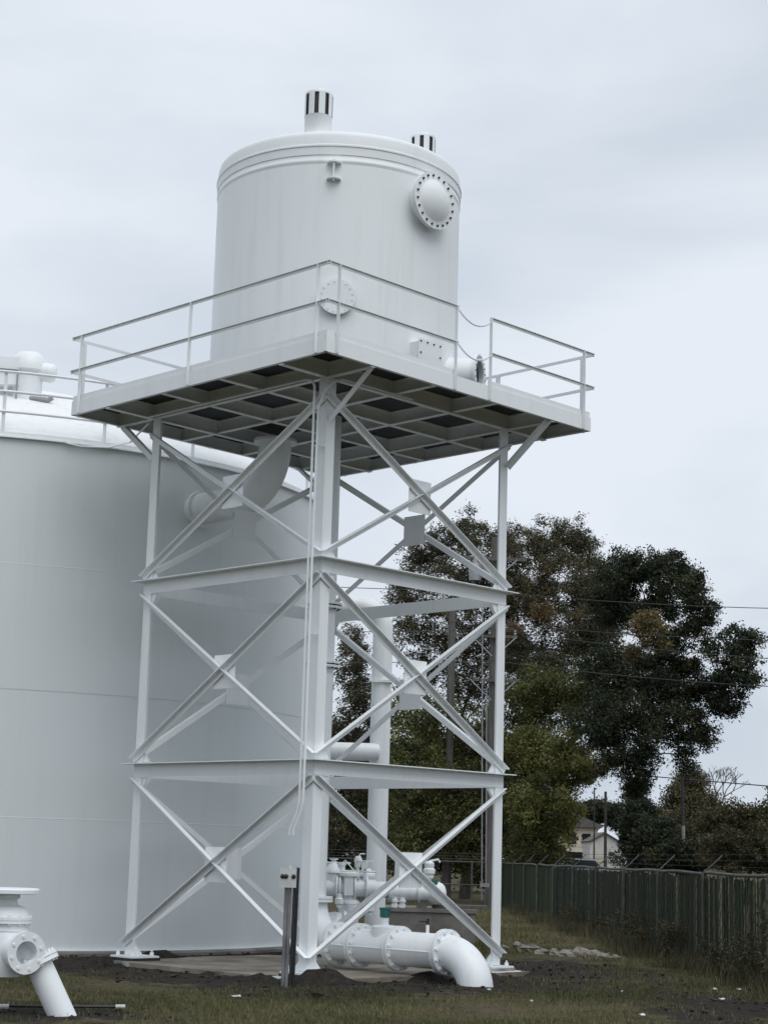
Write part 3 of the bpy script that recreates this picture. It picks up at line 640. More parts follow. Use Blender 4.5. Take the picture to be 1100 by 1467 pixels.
mb = MB(); mb.lathe([(0, vz(1400)), (.22, vz(1398)), (.25, vz(1380)), (.25, vz(1340)), (.235, vz(1333)), (.245, vz(1333)), (.245, vz(1331)), (.235, vz(1331)), (.235, vz(1322))], 36, V(vc.x, vy, 0)); P(mb, 'valve_body', PIPEW, va, ang=45)
fn = V(.62, -.78, .0).normalized(); fo = mp_(37, 1365, 18.28)
mb = MB(); mb.lathe([(.165, -.35), (.165, 0)], 30, fo, fn); mb.disc(fo, fn, .21, .05, 40, .115); mb.lathe([(.115, .02), (.115, -.2), (0, -.2)], 30, fo, fn); P(mb, 'side_flange', PIPEW, va)
bolts('flange_bolts', fo + fn * .024, fn, .165, 8, .017, va, WHITE, .012)
pd = (mp_(86, 1462, 18.5) - mp_(46, 1374, 18.5)).normalized(); po = mp_(53, 1375, 18.56)
mb = MB(); mb.tube([po - pd * .16 - V(.1, 0, 0), po], .13, 28); mb.disc(po, pd, .215, .04, 36); P(mb, 'lower_flange', PIPEW, va)
mb = MB(); mb.disc(po + pd * .046, pd, .215, .04, 36); P(mb, 'pipe_flange', PIPEW, va)
bolts('flange_bolts', po - pd * .045, pd, .183, 8, .017, va, PIPEW, .13)
mb = MB(); mb.tube([po + pd * .05, po + pd * 1.0], .134, 32); P(mb, 'slanted_pipe', PIPEW, va)
ra, rb = mp_(-30, 1449, 18.95), mp_(178, 1447, 19.25)
rod = empty('lying_rod', V((ra.x + rb.x) / 2, ra.y, GZ), 'long thin black rod with white tips lying on the ground at lower left', 'rod')
ra.z = gz(ra.x, ra.y) + .05; rb.z = gz(rb.x, rb.y) + .05
mb = MB(); mb.tube([ra, rb], .016, 8); P(mb, 'shaft', BLACK, rod)
d = (rb - ra).normalized(); mb = MB(); mb.tube([rb - d * .09, rb + d * .01], .021, 8); P(mb, 'white_tip', LITTER, rod)
mb = MB(); k = mp_(10, 1447, 18.95); k.z = ra.z; mb.tube([k - d * .09, k + d * .02], .026, 8); P(mb, 'white_tip', LITTER, rod)

# ---------------------------------------------------------------- fence
fe = empty('slatted_fence', V(5.5, 44, GZ), 'dark green slatted chain-link fence with slanted barbed wire arms at right', 'fence')
def fx(y): return 5.7 + (31 - y) * .028
FT = 1.44
py = [21.5, 26.4, 31, 35.2, 39.2, 43.2, 47.2, 51.2, 55, 58.6, 62, 66]
for i, y in enumerate(py):
    x = fx(y); r_ = .026 if i % 4 else .036
    mb = MB(); mb.tube([V(x - .05, y, GZ - .1), V(x - .05, y, FT + .02)], r_, 10); po_ = P(mb, 'post', RAILG, fe)
    mb = MB(); mb.box(V(x + .12, y, FT + .15), (.46, .035, .02), (V(.72, 0, .69), V(0, 1, 0), V(-.69, 0, .72))); P(mb, 'barbed_wire_arm', RAILG, po_)
for i in range(len(py) - 1):
    y0_, y1_ = py[i], py[i + 1]
    mb = MB(); k = 6; mb.tube([V(fx(y0_ + (y1_ - y0_) * j / k), y0_ + (y1_ - y0_) * j / k, FT + .012 * math.sin(i * 2.1 + j)) for j in range(k + 1)], .028, 8, False); P(mb, 'top_rail', RAILG, fe)
    co, tn = [], []
    n = int((y1_ - y0_) / .088)
    for j in range(n):
        yc = y0_ + (j + .5) * (y1_ - y0_) / n; xc_ = fx(yc); hw = .036 * random.uniform(.75, 1.1); th = random.uniform(-.35, .35) if random.random() < .85 else random.uniform(-1.0, 1.0)
        if random.random() < .008: continue
        t0 = FT - random.uniform(.03, .09) if random.random() < .985 else FT - random.uniform(.1, .3); b0_ = GZ - .05
        c_, s_ = math.cos(th), math.sin(th); lean = random.uniform(-.035, .035)
        q = [(xc_ - s_ * hw, yc - c_ * hw, b0_), (xc_ + s_ * hw, yc + c_ * hw, b0_), (xc_ + s_ * hw, yc + c_ * hw + lean, t0), (xc_ - s_ * hw, yc - c_ * hw + lean, t0)]
        e_ = (c_ * .006, -s_ * .006)
        f8 = [(a[0] + e_[0] * sg, a[1] + e_[1] * sg, a[2]) for sg in (-1, 1) for a in q]
        for fcs in ((0, 1, 2, 3), (7, 6, 5, 4), (0, 4, 5, 1), (2, 6, 7, 3), (0, 3, 7, 4), (1, 5, 6, 2)): co += [f8[v] for v in fcs]; tn.append(random.random())
    o_ = numpy_mesh('privacy_slats', np.array(co), 4, SLATM, fe, {'tint': np.array(tn)}, ORG[fe.name]); tag(o_, kind='stuff')
    # chain-link fabric in front of the slats
    mb = MB(); st_ = .28
    if y0_ < 50:
        yy = y0_ - (FT - GZ)
        while yy < y1_:
            for sg in (1, -1):
                pa, pb = [], []
                ya, yb = (yy, yy + (FT - GZ)) if sg == 1 else (yy + (FT - GZ), yy)
                # clip to bay
                def at_(y_): return GZ + (y_ - ya) / (yb - ya) * (FT - GZ)
                lo_, hi_ = max(min(ya, yb), y0_), min(max(ya, yb), y1_)
                if hi_ - lo_ > .1: mb.tube([V(fx(lo_) - .035, lo_, at_(lo_)), V(fx(hi_) - .035, hi_, at_(hi_))], .004, 3, False)
            yy += st_
        if mb.v: tag(P(mb, 'chain_link', LINKM, fe, smooth=False), kind='stuff')
for k in range(3):
    mb = MB(); s_ = .12 + .13 * k
    mb.tube([V(fx(y) - .05 + .24 * (k + 1) / 3 + .05, y, FT + .02 + .3 * (k + 1) / 3) for y in py], .004, 5, False); P(mb, 'barbed_wire', LINKM, fe)
# far cross fence, open mesh
cf = empty('open_fence', V(-2, 66, GZ), 'open thin wire fence across the back in front of trees', 'fence')
for x in (-8, -5, -2, 1, 3.6):
    mb = MB(); mb.tube([V(x, 66.2, GZ), V(x, 66.2, FT)], .03, 8); P(mb, 'post', RAILG, cf)
for z in (FT, .62):
    mb = MB(); mb.tube([V(-9, 66.2, z), V(4.7, 66.2, z)], .022, 6); P(mb, 'rail', RAILG, cf)
for k in range(3):
    mb = MB(); mb.tube([V(-9, 66.3 + .1 * k, FT + .1 * (k + 1)), V(4.7, 66.3 + .1 * k, FT + .1 * (k + 1))], .006, 5); P(mb, 'barbed_wire', RAILG, cf)

# ---------------------------------------------------------------- utility poles and lines
OLDW = mat('tarred_wood', plain((.035, .032, .03), .9, 0, .3, 2))
def pole(name, xt, yt, Y, r, label, wm=None):
    t_ = mp_(xt, yt, Y); e_ = empty(name, V(t_.x, Y, GZ), label, 'utility pole')
    mb = MB(); mb.tube([V(t_.x, Y, GZ - .3), V(t_.x, Y, t_.z)], [r, r * .8], 14); P(mb, 'shaft', wm or WOOD, e_); return e_, t_
p1, t1 = pole('utility_pole', 648, 868, 70, .175, 'bare thick wooden pole in front of trees, seen through the tower')
p2, t2 = pole('utility_pole', 709, 770, 60, .15, 'wooden pole with crossarms directly behind the right tower leg')
PX = t2.x
for (xa_, xb2, yy, r_) in ((662, 754, 801, .06), (679, 741, 912, .045), (676, 741, 975, .045)):
    a_, b_ = mp_(xa_, yy, 59.8), mp_(xb2, yy, 59.8); z_ = (a_.z + b_.z) / 2
    mb = MB(); mb.box(V((a_.x + b_.x) / 2, 59.78, z_), (b_.x - a_.x, .1, r_ * 2)); ca = P(mb, 'crossarm', WOOD, p2)
    for xx in np.linspace(a_.x + .08, b_.x - .08, 4):
        mb = MB(); mb.lathe([(.03, 0), (.05, .05), (.03, .1), (.05, .15), (0, .2)], 8, V(xx, 59.78, z_ + r_)); P(mb, 'insulator', GALV, ca)
    for sg in (-1, 1):
        mb = MB(); mb.box(V(PX + sg * .4, 59.7, z_ - .35), (.95, .03, .04), (V(.72 * sg, 0, .69).normalized(), V(0, 1, 0), V(-.69 * sg, 0, .72).normalized())); P(mb, 'arm_brace', GALV, ca)
mb = MB(); a_ = mp_(668, 800, 59.7); mb.lathe([(0, -.5), (.2, -.48), (.22, -.1), (.18, .1), (.08, .15), (.06, .35), (0, .36)], 16, V(a_.x + .3, 59.6, a_.z - .3)); P(mb, 'transformer', GALV, p2)
for xa_, ya_, yb2 in ((691, 880, 1290), (697, 985, 1268)):
    a_, b_ = mp_(xa_, ya_, 59.6), mp_(xa_ - 1, yb2, 59.6); mb = MB(); mb.tube([a_, b_], .022, 6); P(mb, 'ground_wire', GALV, p2)
a_ = mp_(694, 1268, 59.6); mb = MB(); mb.box(a_, (.3, .12, .12)); P(mb, 'junction', GALV, p2)
p3, t3 = pole('utility_pole', 867, 1134, 120, .11, 'dark distant pole rising in front of the pale shed', OLDW)
p4, t4 = pole('utility_pole', 977, 1110, 95, .11, 'slim distant pole with pale lower sleeve above the fence', OLDW)
b_ = mp_(978, 1183, 94.8); b2 = mp_(978.5, 1233, 94.8)
mb = MB(); mb.tube([b2, b_], .1, 10); P(mb, 'pale_sleeve', FOOT, p4)
p5, t5 = pole('utility_pole', 851, 1128, 130, .06, 'thin distant pole left of the pale shed', OLDW)
def line(pts, r, label):
    out = []
    for i in range(len(pts) - 1):
        a, b = pts[i], pts[i + 1]
        for j in range(10):
            t = j / 10; s_ = 4 * t * (1 - t) * .012 * (b - a).length
            out.append(a.lerp(b, t) - V(0, 0, s_))
    out.append(pts[-1])
    mb = MB(); mb.tube(out, r, 5, False); return tag(mb.build('power_line', WIRE), label, 'power line', 'power lines on the crossarm pole')
for (yl, yc, yr, lb) in ((780, 848, 866, 'topmost long power line crossing the dark oak at right'), (835, 892, 912, 'second power line down, crossing the dark oak at right'), (880, 902, 938, 'third power line down, crossing the dark oak at right'), (920, 947, 978, 'lowest of the four power lines crossing the dark oak at right')):
    line([mp_(-300, yl, 59), mp_(709, yc, 59.5), mp_(1250, yr + (yr - yc) * .38, 52)], .013, lb)
mb = MB(); mb.tube([mp_(930, 1112, 95), mp_(977, 1116, 95), mp_(1110, 1127, 90)], .03, 6); tag(mb.build('power_line', WIRE), 'short low power line leaving the slim distant pole', 'power line')

# ---------------------------------------------------------------- distant buildings and car
hs = empty('cream_house', V(16.5, 150, GZ), 'cream house with dark open porch beyond the fence', 'house')
hp = mp_(836, 1200, 150)
mb = MB(); mb.box(V(hp.x - 2.2, 153, 2.1), (6.6, 6, 4.5)); P(mb, 'wall', CREAM, hs)
mb = MB(); mb.prism([(-3.7, 0), (3.7, 0), (3.7, .18), (0, 1.7), (-3.7, .18)], V(hp.x - 2.2, 149.6, 4.36), V(hp.x - 2.2, 156.4, 4.36), (1, 0, 0), (0, 0, 1)); P(mb, 'roof', ROOFD, hs, smooth=False)
mb = MB(); mb.box(V(hp.x - .6, 149.96, 1.5), (2.6, .1, 1.5)); P(mb, 'porch_opening', GLASS, hs)
for dx in (-1.0, .2):
    mb = MB(); mb.box(V(hp.x + dx, 149.95, 3.4), (.7, .1, .9)); wi = P(mb, 'window', GLASS, hs)
    mb = MB(); mb.box(V(hp.x + dx, 149.88, 2.9), (.85, .12, .08)); P(mb, 'sill', PALEW, wi)
mb = MB(); mb.box(V(hp.x - .6, 149.6, 2.4), (3.0, .7, .14)); P(mb, 'porch_roof', PALEW, hs)
sh = empty('pale_shed', V(19, 140, GZ), 'pale gabled shed standing behind the dark distant pole', 'shed')
sx = mp_(866, 1200, 140).x
mb = MB(); mb.prism([(-1.15, GZ), (1.15, GZ), (1.15, 3.1), (0, 3.75), (-1.15, 3.1)], V(sx, 140, 0), V(sx, 145, 0), (1, 0, 0), (0, 0, 1)); P(mb, 'wall', PALEW, sh, smooth=False)
for sg in (-1, 1):
    mb = MB(); mb.box(V(sx + sg * .62, 142.5, 3.47), (1.5, 5.4, .08), (V(.87, 0, -.49 * sg), V(0, 1, 0), V(.49 * sg, 0, .87))); P(mb, 'roof', ROOFD, sh)
mb = MB(); mb.box(V(sx - .2, 139.97, 1.0), (.8, .06, 2.1)); P(mb, 'door', CREAM, sh)
cx = mp_(838, 1232, 115).x
car = empty('parked_car', V(cx, 115, GZ), 'silver car parked before the cream house, roof just above the fence', 'car')
mb = MB(); mb.prism([(-2.2, .3), (2.2, .3), (2.25, .75), (2.0, 1.02), (1.15, 1.12), (.55, 1.72), (-1.3, 1.76), (-2.0, 1.1), (-2.25, .95)], V(cx, 114.1, 0), V(cx, 115.9, 0), (1, 0, 0), (0, 0, 1)); P(mb, 'body', CARP, car, smooth=False)
mb = MB(); mb.prism([(-1.75, 1.14), (1.0, 1.16), (.5, 1.64), (-1.22, 1.67)], V(cx, 114.07, 0), V(cx, 114.095, 0), (1, 0, 0), (0, 0, 1)); P(mb, 'side_glass', GLASS, car, smooth=False)
for dx in (-1.4, 1.4):
    for yy in (114.15, 115.85):
        mb = MB(); mb.lathe([(0, -.1), (.34, -.1), (.34, .1), (0, .1)], 20, V(cx + dx, yy, .22), (0, 1, 0)); P(mb, 'wheel', BLACK, car)

# ---------------------------------------------------------------- trees
LEAFX = 3.3
def unit(n):
    v = RNG.normal(size=(n, 3)); return v / np.linalg.norm(v, axis=1, keepdims=True)
def leaves(name, clumps, n_leaf, size, mat_, parent, tints, shell=.55, flat=.0):
    """clumps: (x,y,z,rx,ry,rz,tint). every clump grows sub-clumps, every sub-clump leaf sprays"""
    cs = np.array([c[:6] for c in clumps]); ct = np.array([c[6] for c in clumps])
    wgt = (cs[:, 3] * cs[:, 5]) ** 1.0; wgt = wgt / wgt.sum()
    pts, tn = [], []
    for c, t_, w_ in zip(cs, ct, wgt):
        c = c.copy(); c[3:6] *= 1.1; n = int(n_leaf * w_ * LEAFX); ns = max(22, int(20 + 16 * c[3] * c[5]))
        d = unit(ns); rad = RNG.uniform(.05, 1.0, (ns, 1)) ** shell
        sc = c[:3] + d * rad * c[3:6]; sr = RNG.uniform(.14, .40, ns) * np.mean(c[3:6])
        st = t_ + RNG.normal(0, .17, ns)
        idx = RNG.integers(0, ns, n // 7)
        dd = unit(len(idx)); rr = RNG.uniform(0, 1, (len(idx), 1)) ** .45
        sprig = sc[idx] + dd * rr * sr[idx, None] * np.array([1.15, 1.15, .8])
        axis = unit(len(idx)); axis[:, 2] = axis[:, 2] * .5 + .15
        k = RNG.uniform(-1, 1, (len(idx), 7, 1)) * size * 1.7
        p_ = sprig[:, None, :] + axis[:, None, :] * k + RNG.normal(0, size * .45, (len(idx), 7, 3))
        pts.append(p_.reshape(-1, 3)); tn.append(np.repeat(st[idx], 7) + RNG.normal(0, .09, len(idx) * 7))
    pts = np.concatenate(pts); tn = np.clip(np.concatenate(tn), 0, 1); n = len(pts)
    a = unit(n); b = np.cross(a, unit(n)); b /= np.linalg.norm(b, axis=1, keepdims=True) + 1e-9
    s_ = RNG.uniform(.6, 1.25, (n, 1)) * size * .78; wd = RNG.uniform(.34, .5, (n, 1))
    nn = np.cross(a, b) * s_ * .12
    co = np.stack([pts - a * s_ * .5, pts + b * s_ * wd * .5 + nn, pts + a * s_ * .55, pts - b * s_ * wd * .5 + nn], 1).reshape(-1, 3)
    return numpy_mesh(name, co, 4, mat_, parent, {'tint': tn}, ORG[parent.name])
def limb(mb, a, b, r0, r1, wob=.12, n=7, sides=8):
    a, b = Vector(a), Vector(b); L_ = (b - a).length; pts = []; rs = []
    o1 = V(random.uniform(-1, 1), random.uniform(-1, 1), random.uniform(-.3, 1)) * wob * L_
    for i in range(n + 1):
        t = i / n; pts.append(a.lerp(b, t) + o1 * math.sin(t * math.pi) + V(random.uniform(-1, 1), random.uniform(-1, 1), random.uniform(-1, 1)) * wob * .12 * L_ * (0 < t < 1)); rs.append(r0 + (r1 - r0) * t)
    mb.tube(pts, rs, sides, False); return pts
def tree(name, label, base, r, clumps, n_leaf, size, lm, group=None, fork=.35, bark=BARK, twigs=5, fkp=None):
    e_ = empty(name, base, label, 'tree', group)
    b = Vector(base); cs = [Vector(c[:3]) for c in clumps]
    ctr = sum(cs, V(0, 0, 0)) / len(cs); zlo = min(c.z for c in cs)
    fk = fkp or b.lerp(V(ctr.x, ctr.y, ctr.z), fork)
    mb = MB(); tp = limb(mb, b - V(0, 0, .3), fk, r, r * .62, .05, 8, 10)
    # main limbs reach groups of clumps, then branches
    order = sorted(range(len(cs)), key=lambda i: (cs[i] - fk).length)
    nodes = [(fk, r * .6)]
    for i in order:
        src, sr = min(nodes, key=lambda q: (q[0] - cs[i]).length + (0 if q[0].z <= cs[i].z + .5 else 2))
        rr = max(.025, min(sr * .62, r * .42)); pts = limb(mb, src, cs[i], rr, rr * .45, .13, 6, 7)
        nodes.append((pts[3], rr * .75)); nodes.append((cs[i], rr * .5))
        c = clumps[i]
        for k in range(twigs):
            d = V(random.gauss(0, 1), random.gauss(0, 1), random.gauss(.2, .8)).normalized(); q = cs[i] + V(d.x * c[3], d.y * c[4], d.z * c[5]) * random.uniform(.75, 1.1)
            limb(mb, pts[random.choice((3, 4, 5))], q, max(.014, rr * .3), .008, .12, 4, 5)
    mb.build('trunk', bark, e_)
    leaves('crown', clumps, n_leaf, size, lm, e_, None)
    return e_
def cl(x, y, Y, w_, h_, tint, dep=None):
    """clump whose picture size was read in photo pixels, at its own distance Y"""
    c = mp_(x, y, Y); k = Y / 2533.67
    return (c.x, c.y, c.z, w_ * k, (dep or (w_ + h_) / 2) * k, h_ * k, tint)
def px_base(x, Y): return V(mp_(x, 1300, Y).x, Y, GZ)
# A: tall olive tree left of centre
A = [cl(680, 762, 76, 34, 32, .35), cl(640, 785, 77, 40, 34, .3), cl(600, 800, 78, 34, 30, .3), cl(585, 850, 76, 30, 36, .3), cl(640, 840, 75, 45, 38, .35), cl(700, 815, 74, 42, 45, .3), cl(600, 905, 75, 42, 30, .3), cl(665, 905, 74, 50, 42, .25), cl(610, 960, 75, 45, 38, .25), cl(685, 975, 74, 50, 45, .3), cl(725, 770, 77, 26, 24, .3), cl(718, 860, 74, 40, 40, .3), cl(715, 925, 74, 40, 40, .3)]
tree('olive_tree', 'tall olive brown tree right behind the tower, left of the grey-green crown', px_base(665, 76), .3, A, 20000, .155, LEAF_BROWN, twigs=8)
# B: grey-green airy tree
B = [cl(740, 862, 73, 34, 34, .4), cl(792, 965, 70, 46, 40, .35), cl(742, 945, 72, 40, 40, .35), cl(838, 850, 72, 34, 34, .4), cl(845, 900, 70, 34, 34, .35), cl(775, 772, 74, 40, 30, .45), cl(820, 770, 74, 34, 28, .4), cl(740, 800, 75, 30, 34, .4), cl(800, 815, 73, 48, 36, .5), cl(838, 800, 75, 26, 34, .35), cl(862, 838, 72, 24, 34, .35), cl(862, 895, 70, 30, 36, .35), cl(760, 850, 73, 40, 32, .55), cl(820, 870, 72, 44, 36, .4), cl(775, 878, 70, 24, 18, .95), cl(735, 905, 70, 14, 12, .9), cl(770, 930, 71, 50, 40, .35), cl(840, 930, 71, 45, 45, .3)]
tree('grey_green_tree', 'airy grey-green tree between the right tower leg and the dark oak', px_base(765, 74), .26, B, 27000, .145, LEAF_GREY, twigs=11)
# C: big dark oak leaning right
Cc = [cl(892, 822, 62, 36, 34, .35), cl(930, 812, 62, 32, 28, .35), cl(960, 822, 61, 30, 30, .3), cl(988, 852, 60, 34, 32, .3), cl(1008, 888, 60, 28, 26, .3), cl(868, 850, 64, 26, 40, .4), cl(945, 870, 62, 44, 30, .32), cl(890, 870, 63, 36, 34, .3), cl(925, 900, 57.5, 26, 24, .9), cl(950, 925, 57.5, 12, 10, .85), cl(905, 935, 57.5, 14, 12, .8), cl(965, 930, 61, 46, 34, .28), cl(1045, 930, 59, 28, 28, .3), cl(1072, 922, 59, 20, 22, .3), cl(1058, 968, 59, 30, 30, .28), cl(1030, 1000, 60, 34, 28, .28), cl(985, 985, 61, 45, 36, .26), cl(930, 980, 61, 50, 40, .26), cl(880, 960, 62, 45, 45, .28), cl(965, 1035, 60, 45, 32, .26), cl(905, 1040, 60, 48, 40, .26), cl(1005, 1052, 60, 22, 24, .26), cl(860, 1030, 61, 45, 45, .3), cl(925, 1085, 60, 24, 30, .26), cl(880, 1090, 60, 30, 24, .3), cl(980, 1085, 60, 14, 22, .26), cl(912, 1125, 61, 16, 22, .26)]
tree('dark_oak', 'broad dark evergreen oak with an orange patch, leaning right over the fence', px_base(775, 71), .30, Cc, 36000, .155, LEAF_DARK, fkp=mp_(802, 1075, 68))
# D: understorey trees filling the base
Dd = [cl(600, 1030, 70, 50, 45, .3), cl(660, 1060, 71, 50, 50, .2), cl(720, 1040, 70, 50, 50, .25), cl(580, 1110, 69, 50, 50, .3), cl(640, 1140, 70, 50, 50, .22), cl(700, 1130, 70, 50, 55, .28), cl(600, 1200, 69, 55, 45, .2), cl(670, 1210, 70, 50, 45, .2), cl(720, 1210, 70, 40, 45, .2)]
tree('understorey_tree', 'low dark leafy tree at the foot of the bare thick wooden pole', px_base(630, 71), .2, Dd, 19000, .17, LEAF_LIGHT)
Ee = [cl(770, 1000, 68, 50, 45, .2), cl(830, 1000, 67, 45, 45, .2), cl(760, 1080, 67, 45, 45, .55), cl(812, 1085, 66, 38, 38, .62), cl(842, 1100, 66, 22, 28, .72), cl(775, 1150, 66, 45, 45, .5), cl(808, 1165, 66, 24, 36, .72), cl(760, 1215, 67, 40, 30, .3), cl(785, 1220, 67, 24, 20, .45)]
tree('yellow_green_tree', 'yellow-green leafy tree over the fence right of the right tower leg', px_base(765, 67), .2, Ee, 18000, .165, LEAF_LIGHT)
Ff = [cl(510, 960, 80, 30, 40, .35), cl(520, 1020, 79, 34, 45, .35), cl(500, 1080, 79, 34, 45, .3), cl(535, 1130, 78, 38, 45, .3), cl(500, 1180, 78, 40, 40, .25), cl(540, 1220, 77, 40, 30, .25), cl(500, 920, 81, 20, 26, .5)]
tree('slender_tree', 'loose olive tree between nearest tower leg and white standpipe', px_base(520, 80), .18, Ff, 9500, .17, LEAF_BROWN)
Gg = [cl(915, 1140, 95, 18, 24, .3), cl(920, 1175, 92, 24, 30, .25), cl(903, 1205, 93, 12, 18, .25), cl(940, 1205, 90, 28, 30, .25), cl(918, 1226, 90, 26, 16, .25)]
tree('mid_tree', 'dark rounded tree right of the pale shed beyond the fence', px_base(905, 93), .2, Gg, 11000, .22, LEAF_DARK)
Hh = [cl(988, 1125, 125, 22, 24, .35), cl(975, 1155, 124, 34, 30, .4), cl(1005, 1160, 125, 28, 30, .4), cl(965, 1190, 123, 36, 28, .35), cl(1000, 1200, 122, 34, 28, .3)]
tree('pointed_tree', 'olive tree with pointed top behind the slim distant pole', px_base(985, 124), .25, Hh, 11000, .28, LEAF_BROWN)
Ii = [cl(1035, 1185, 80, 34, 30, .35), cl(1075, 1180, 80, 40, 32, .4), cl(1110, 1170, 80, 30, 34, .35), cl(1050, 1220, 78, 45, 28, .3), cl(1100, 1222, 78, 45, 30, .3)]
tree('bushy_tree', 'olive bushy tree at the right edge above the fence', px_base(1070, 80), .18, Ii, 12000, .2, LEAF_BROWN)
Jj = [cl(858, 1160, 180, 18, 14, .3), cl(835, 1168, 185, 20, 12, .3), cl(884, 1172, 180, 16, 18, .25), cl(847, 1164, 182, 18, 12, .3)]
tree('far_tree', 'small dark far tree behind the cream house', px_base(855, 182), .3, Jj, 6000, .4, LEAF_DARK)
Kk = [cl(975, 1225, 84, 30, 24, .25), cl(1005, 1230, 84, 30, 20, .25), cl(950, 1232, 84, 24, 16, .25)]
tree('low_bush', 'low dark bush behind the barbed wire, below the pointed tree', px_base(975, 84), .1, Kk, 6000, .2, LEAF_DARK)
# hedge-like screen closing the woods low down, countless stems
mass = [cl(x, 1190 + random.uniform(-30, 25), 88 + random.uniform(0, 4), 46, 55, .2) for x in range(430, 780, 26)] + [cl(x, 1110 + random.uniform(-30, 25), 90, 46, 50, .2) for x in range(480, 780, 36)] + [cl(x, 1228, 135, 34, 16, .2) for x in range(905, 1180, 22)]
ws = empty('woodland', V(2, 89, GZ), None, None); tag(ws, 'dark mass of distant woodland behind the trees', 'woodland', None, 'stuff')
leaves('foliage', mass, 30000, .3, LEAF_DARK, ws, None)
# bare tree at right
bare = empty('bare_tree', px_base(1028, 130), 'pale leafless tree behind bushes at far right', 'tree')
mb = MB(); b = px_base(1028, 130); k0 = mp_(1026, 1160, 130)
limb(mb, b, k0, .16, .1, .03, 6, 7)
def grow(p, d, l, r_, dep):
    q = p + d * l; limb(mb, p, q, r_, r_ * .7, .08, 4, 5)
    if dep == 0: return
    for _ in range(3):
        nd_ = (d + V(random.uniform(-.8, .8), random.uniform(-.6, .6), random.uniform(-.25, .5))).normalized(); grow(q, nd_, l * random.uniform(.6, .85), r_ * .62, dep - 1)
for dx in (-.6, 0.0, .6): grow(k0, V(dx, 0, 1).normalized(), 1.1, .075, 4)
mb.build('branches', mat('pale_bark', plain((.10, .095, .09), .9)), bare)

# ---------------------------------------------------------------- grass, weeds, rubble, litter
def blades(name, n, region, hmin, hmax, wd, mat_, dens, label, tint=(.5, .2)):
    x = RNG.uniform(region[0], region[1], n * 3); y = RNG.uniform(region[2], region[3], n * 3)
    keep = np.array([dens(a, b) > RNG.uniform() for a, b in zip(x, y)]); x, y = x[keep][:n], y[keep][:n]; n = len(x)
    z = np.array([gz(a, b) for a, b in zip(x, y)]) - .01
    h_ = RNG.uniform(hmin, hmax, n); an = RNG.uniform(0, 6.283, n); ln = RNG.normal(0, .35, (n, 2)) * h_[:, None]
    p_ = np.stack([x, y, z], 1); sx_ = np.stack([np.cos(an), np.sin(an), np.zeros(n)], 1) * wd * .5
    tip = p_ + np.stack([ln[:, 0], ln[:, 1], h_], 1)
    co = np.stack([p_ - sx_, p_ + sx_, tip], 1).reshape(-1, 3)
    t_ = np.clip(np.array([.5 + .55 * noise.noise(V(a * .5, b * .5, 3.3)) for a, b in zip(x, y)]) + RNG.normal(0, tint[1], n) + tint[0] - .5, 0, 1)
    o_ = numpy_mesh(name, co, 3, mat_, None, {'tint': t_}, V(0, 0, 0)); tag(o_, label, 'grass', None, 'stuff')
def dens_g(x, y):
    if math.hypot(x - BTC.x, y - BTC.y) < BTR + .15: return 0
    u, v = uv_of(x, y)
    if -.35 < u < 4.4 and -.35 < v < 4.4: return 0
    return max(0, .5 + 1.1 * noise.noise(V(x * .6, y * .6, 5.5)) + .5 * noise.noise(V(x * 1.9, y * 1.9, 2.5)) - soil_at(x, y) * .72)
blades('grass', 42000, (-6, 6.2, 17.5, 30), .03, .085, .012, GRASSM, dens_g, 'short sparse grass around the tower base')
blades('far_grass', 30000, (-1, 6.0, 30, 66), .05, .14, .022, GRASSM, dens_g, 'longer grass between the tower and the far fence', (.8, .18))
blades('fence_weeds', 16000, (4.3, 6.0, 20, 60), .08, .38, .016, WEEDM, lambda x, y: max(0, 1 - abs(x - fx(y) + .25) / .75) * (.45 + .9 * noise.noise(V(x * .4, y * .45, 8.1))), 'tall dry weeds along the slatted fence')
vc_ = []
for (y_, z_, ry, rz_) in ((27.5, .25, 1.0, .45), (29.6, .1, .8, .35), (33, .3, .9, .4), (24.5, .5, 1.4, .7), (37.5, .2, 1.6, .5), (41, .15, 1.4, .35), (46, .2, 1.6, .4)):
    vc_.append((fx(y_) - .22, y_, GZ + z_, .22, ry, rz_, .45))
vn = empty('fence_vines', V(5.6, 33, GZ), None, None); tag(vn, 'scrubby olive vines growing against the slatted fence', 'vines', None, 'stuff')
leaves('vine_leaves', vc_, 5200, .07, WEEDM, vn, None)
def rock(name, c, r_, mat_, flat=.45):
    mb = MB(); n1, n2 = 6, 4; vs = []; sd_ = random.uniform(0, 50)
    for j in range(n2):
        th = math.pi * (j + .5) / n2
        for i in range(n1):
            ph = 2 * math.pi * i / n1 + j * .3; d = V(math.sin(th) * math.cos(ph), math.sin(th) * math.sin(ph), math.cos(th))
            k = r_ * (1 + .65 * noise.noise(d * 1.6 + V(sd_, 0, 0))); vs.append(c + V(d.x * k * 1.3, d.y * k, d.z * k * flat))
    fs = [(j * n1 + i, j * n1 + (i + 1) % n1, (j + 1) * n1 + (i + 1) % n1, (j + 1) * n1 + i) for j in range(n2 - 1) for i in range(n1)] + [tuple(range(n1)), tuple(range((n2 - 1) * n1, n2 * n1))[::-1]]
    mb.add(vs, fs); return mb.build(name, mat_, smooth=False)
RUB = [(722, 1362, .09), (742, 1360, .11), (757, 1364, .16), (776, 1367, .12), (795, 1368, .11), (812, 1370, .13), (834, 1368, .17), (850, 1369, .15), (866, 1373, .12), (880, 1374, .09)]
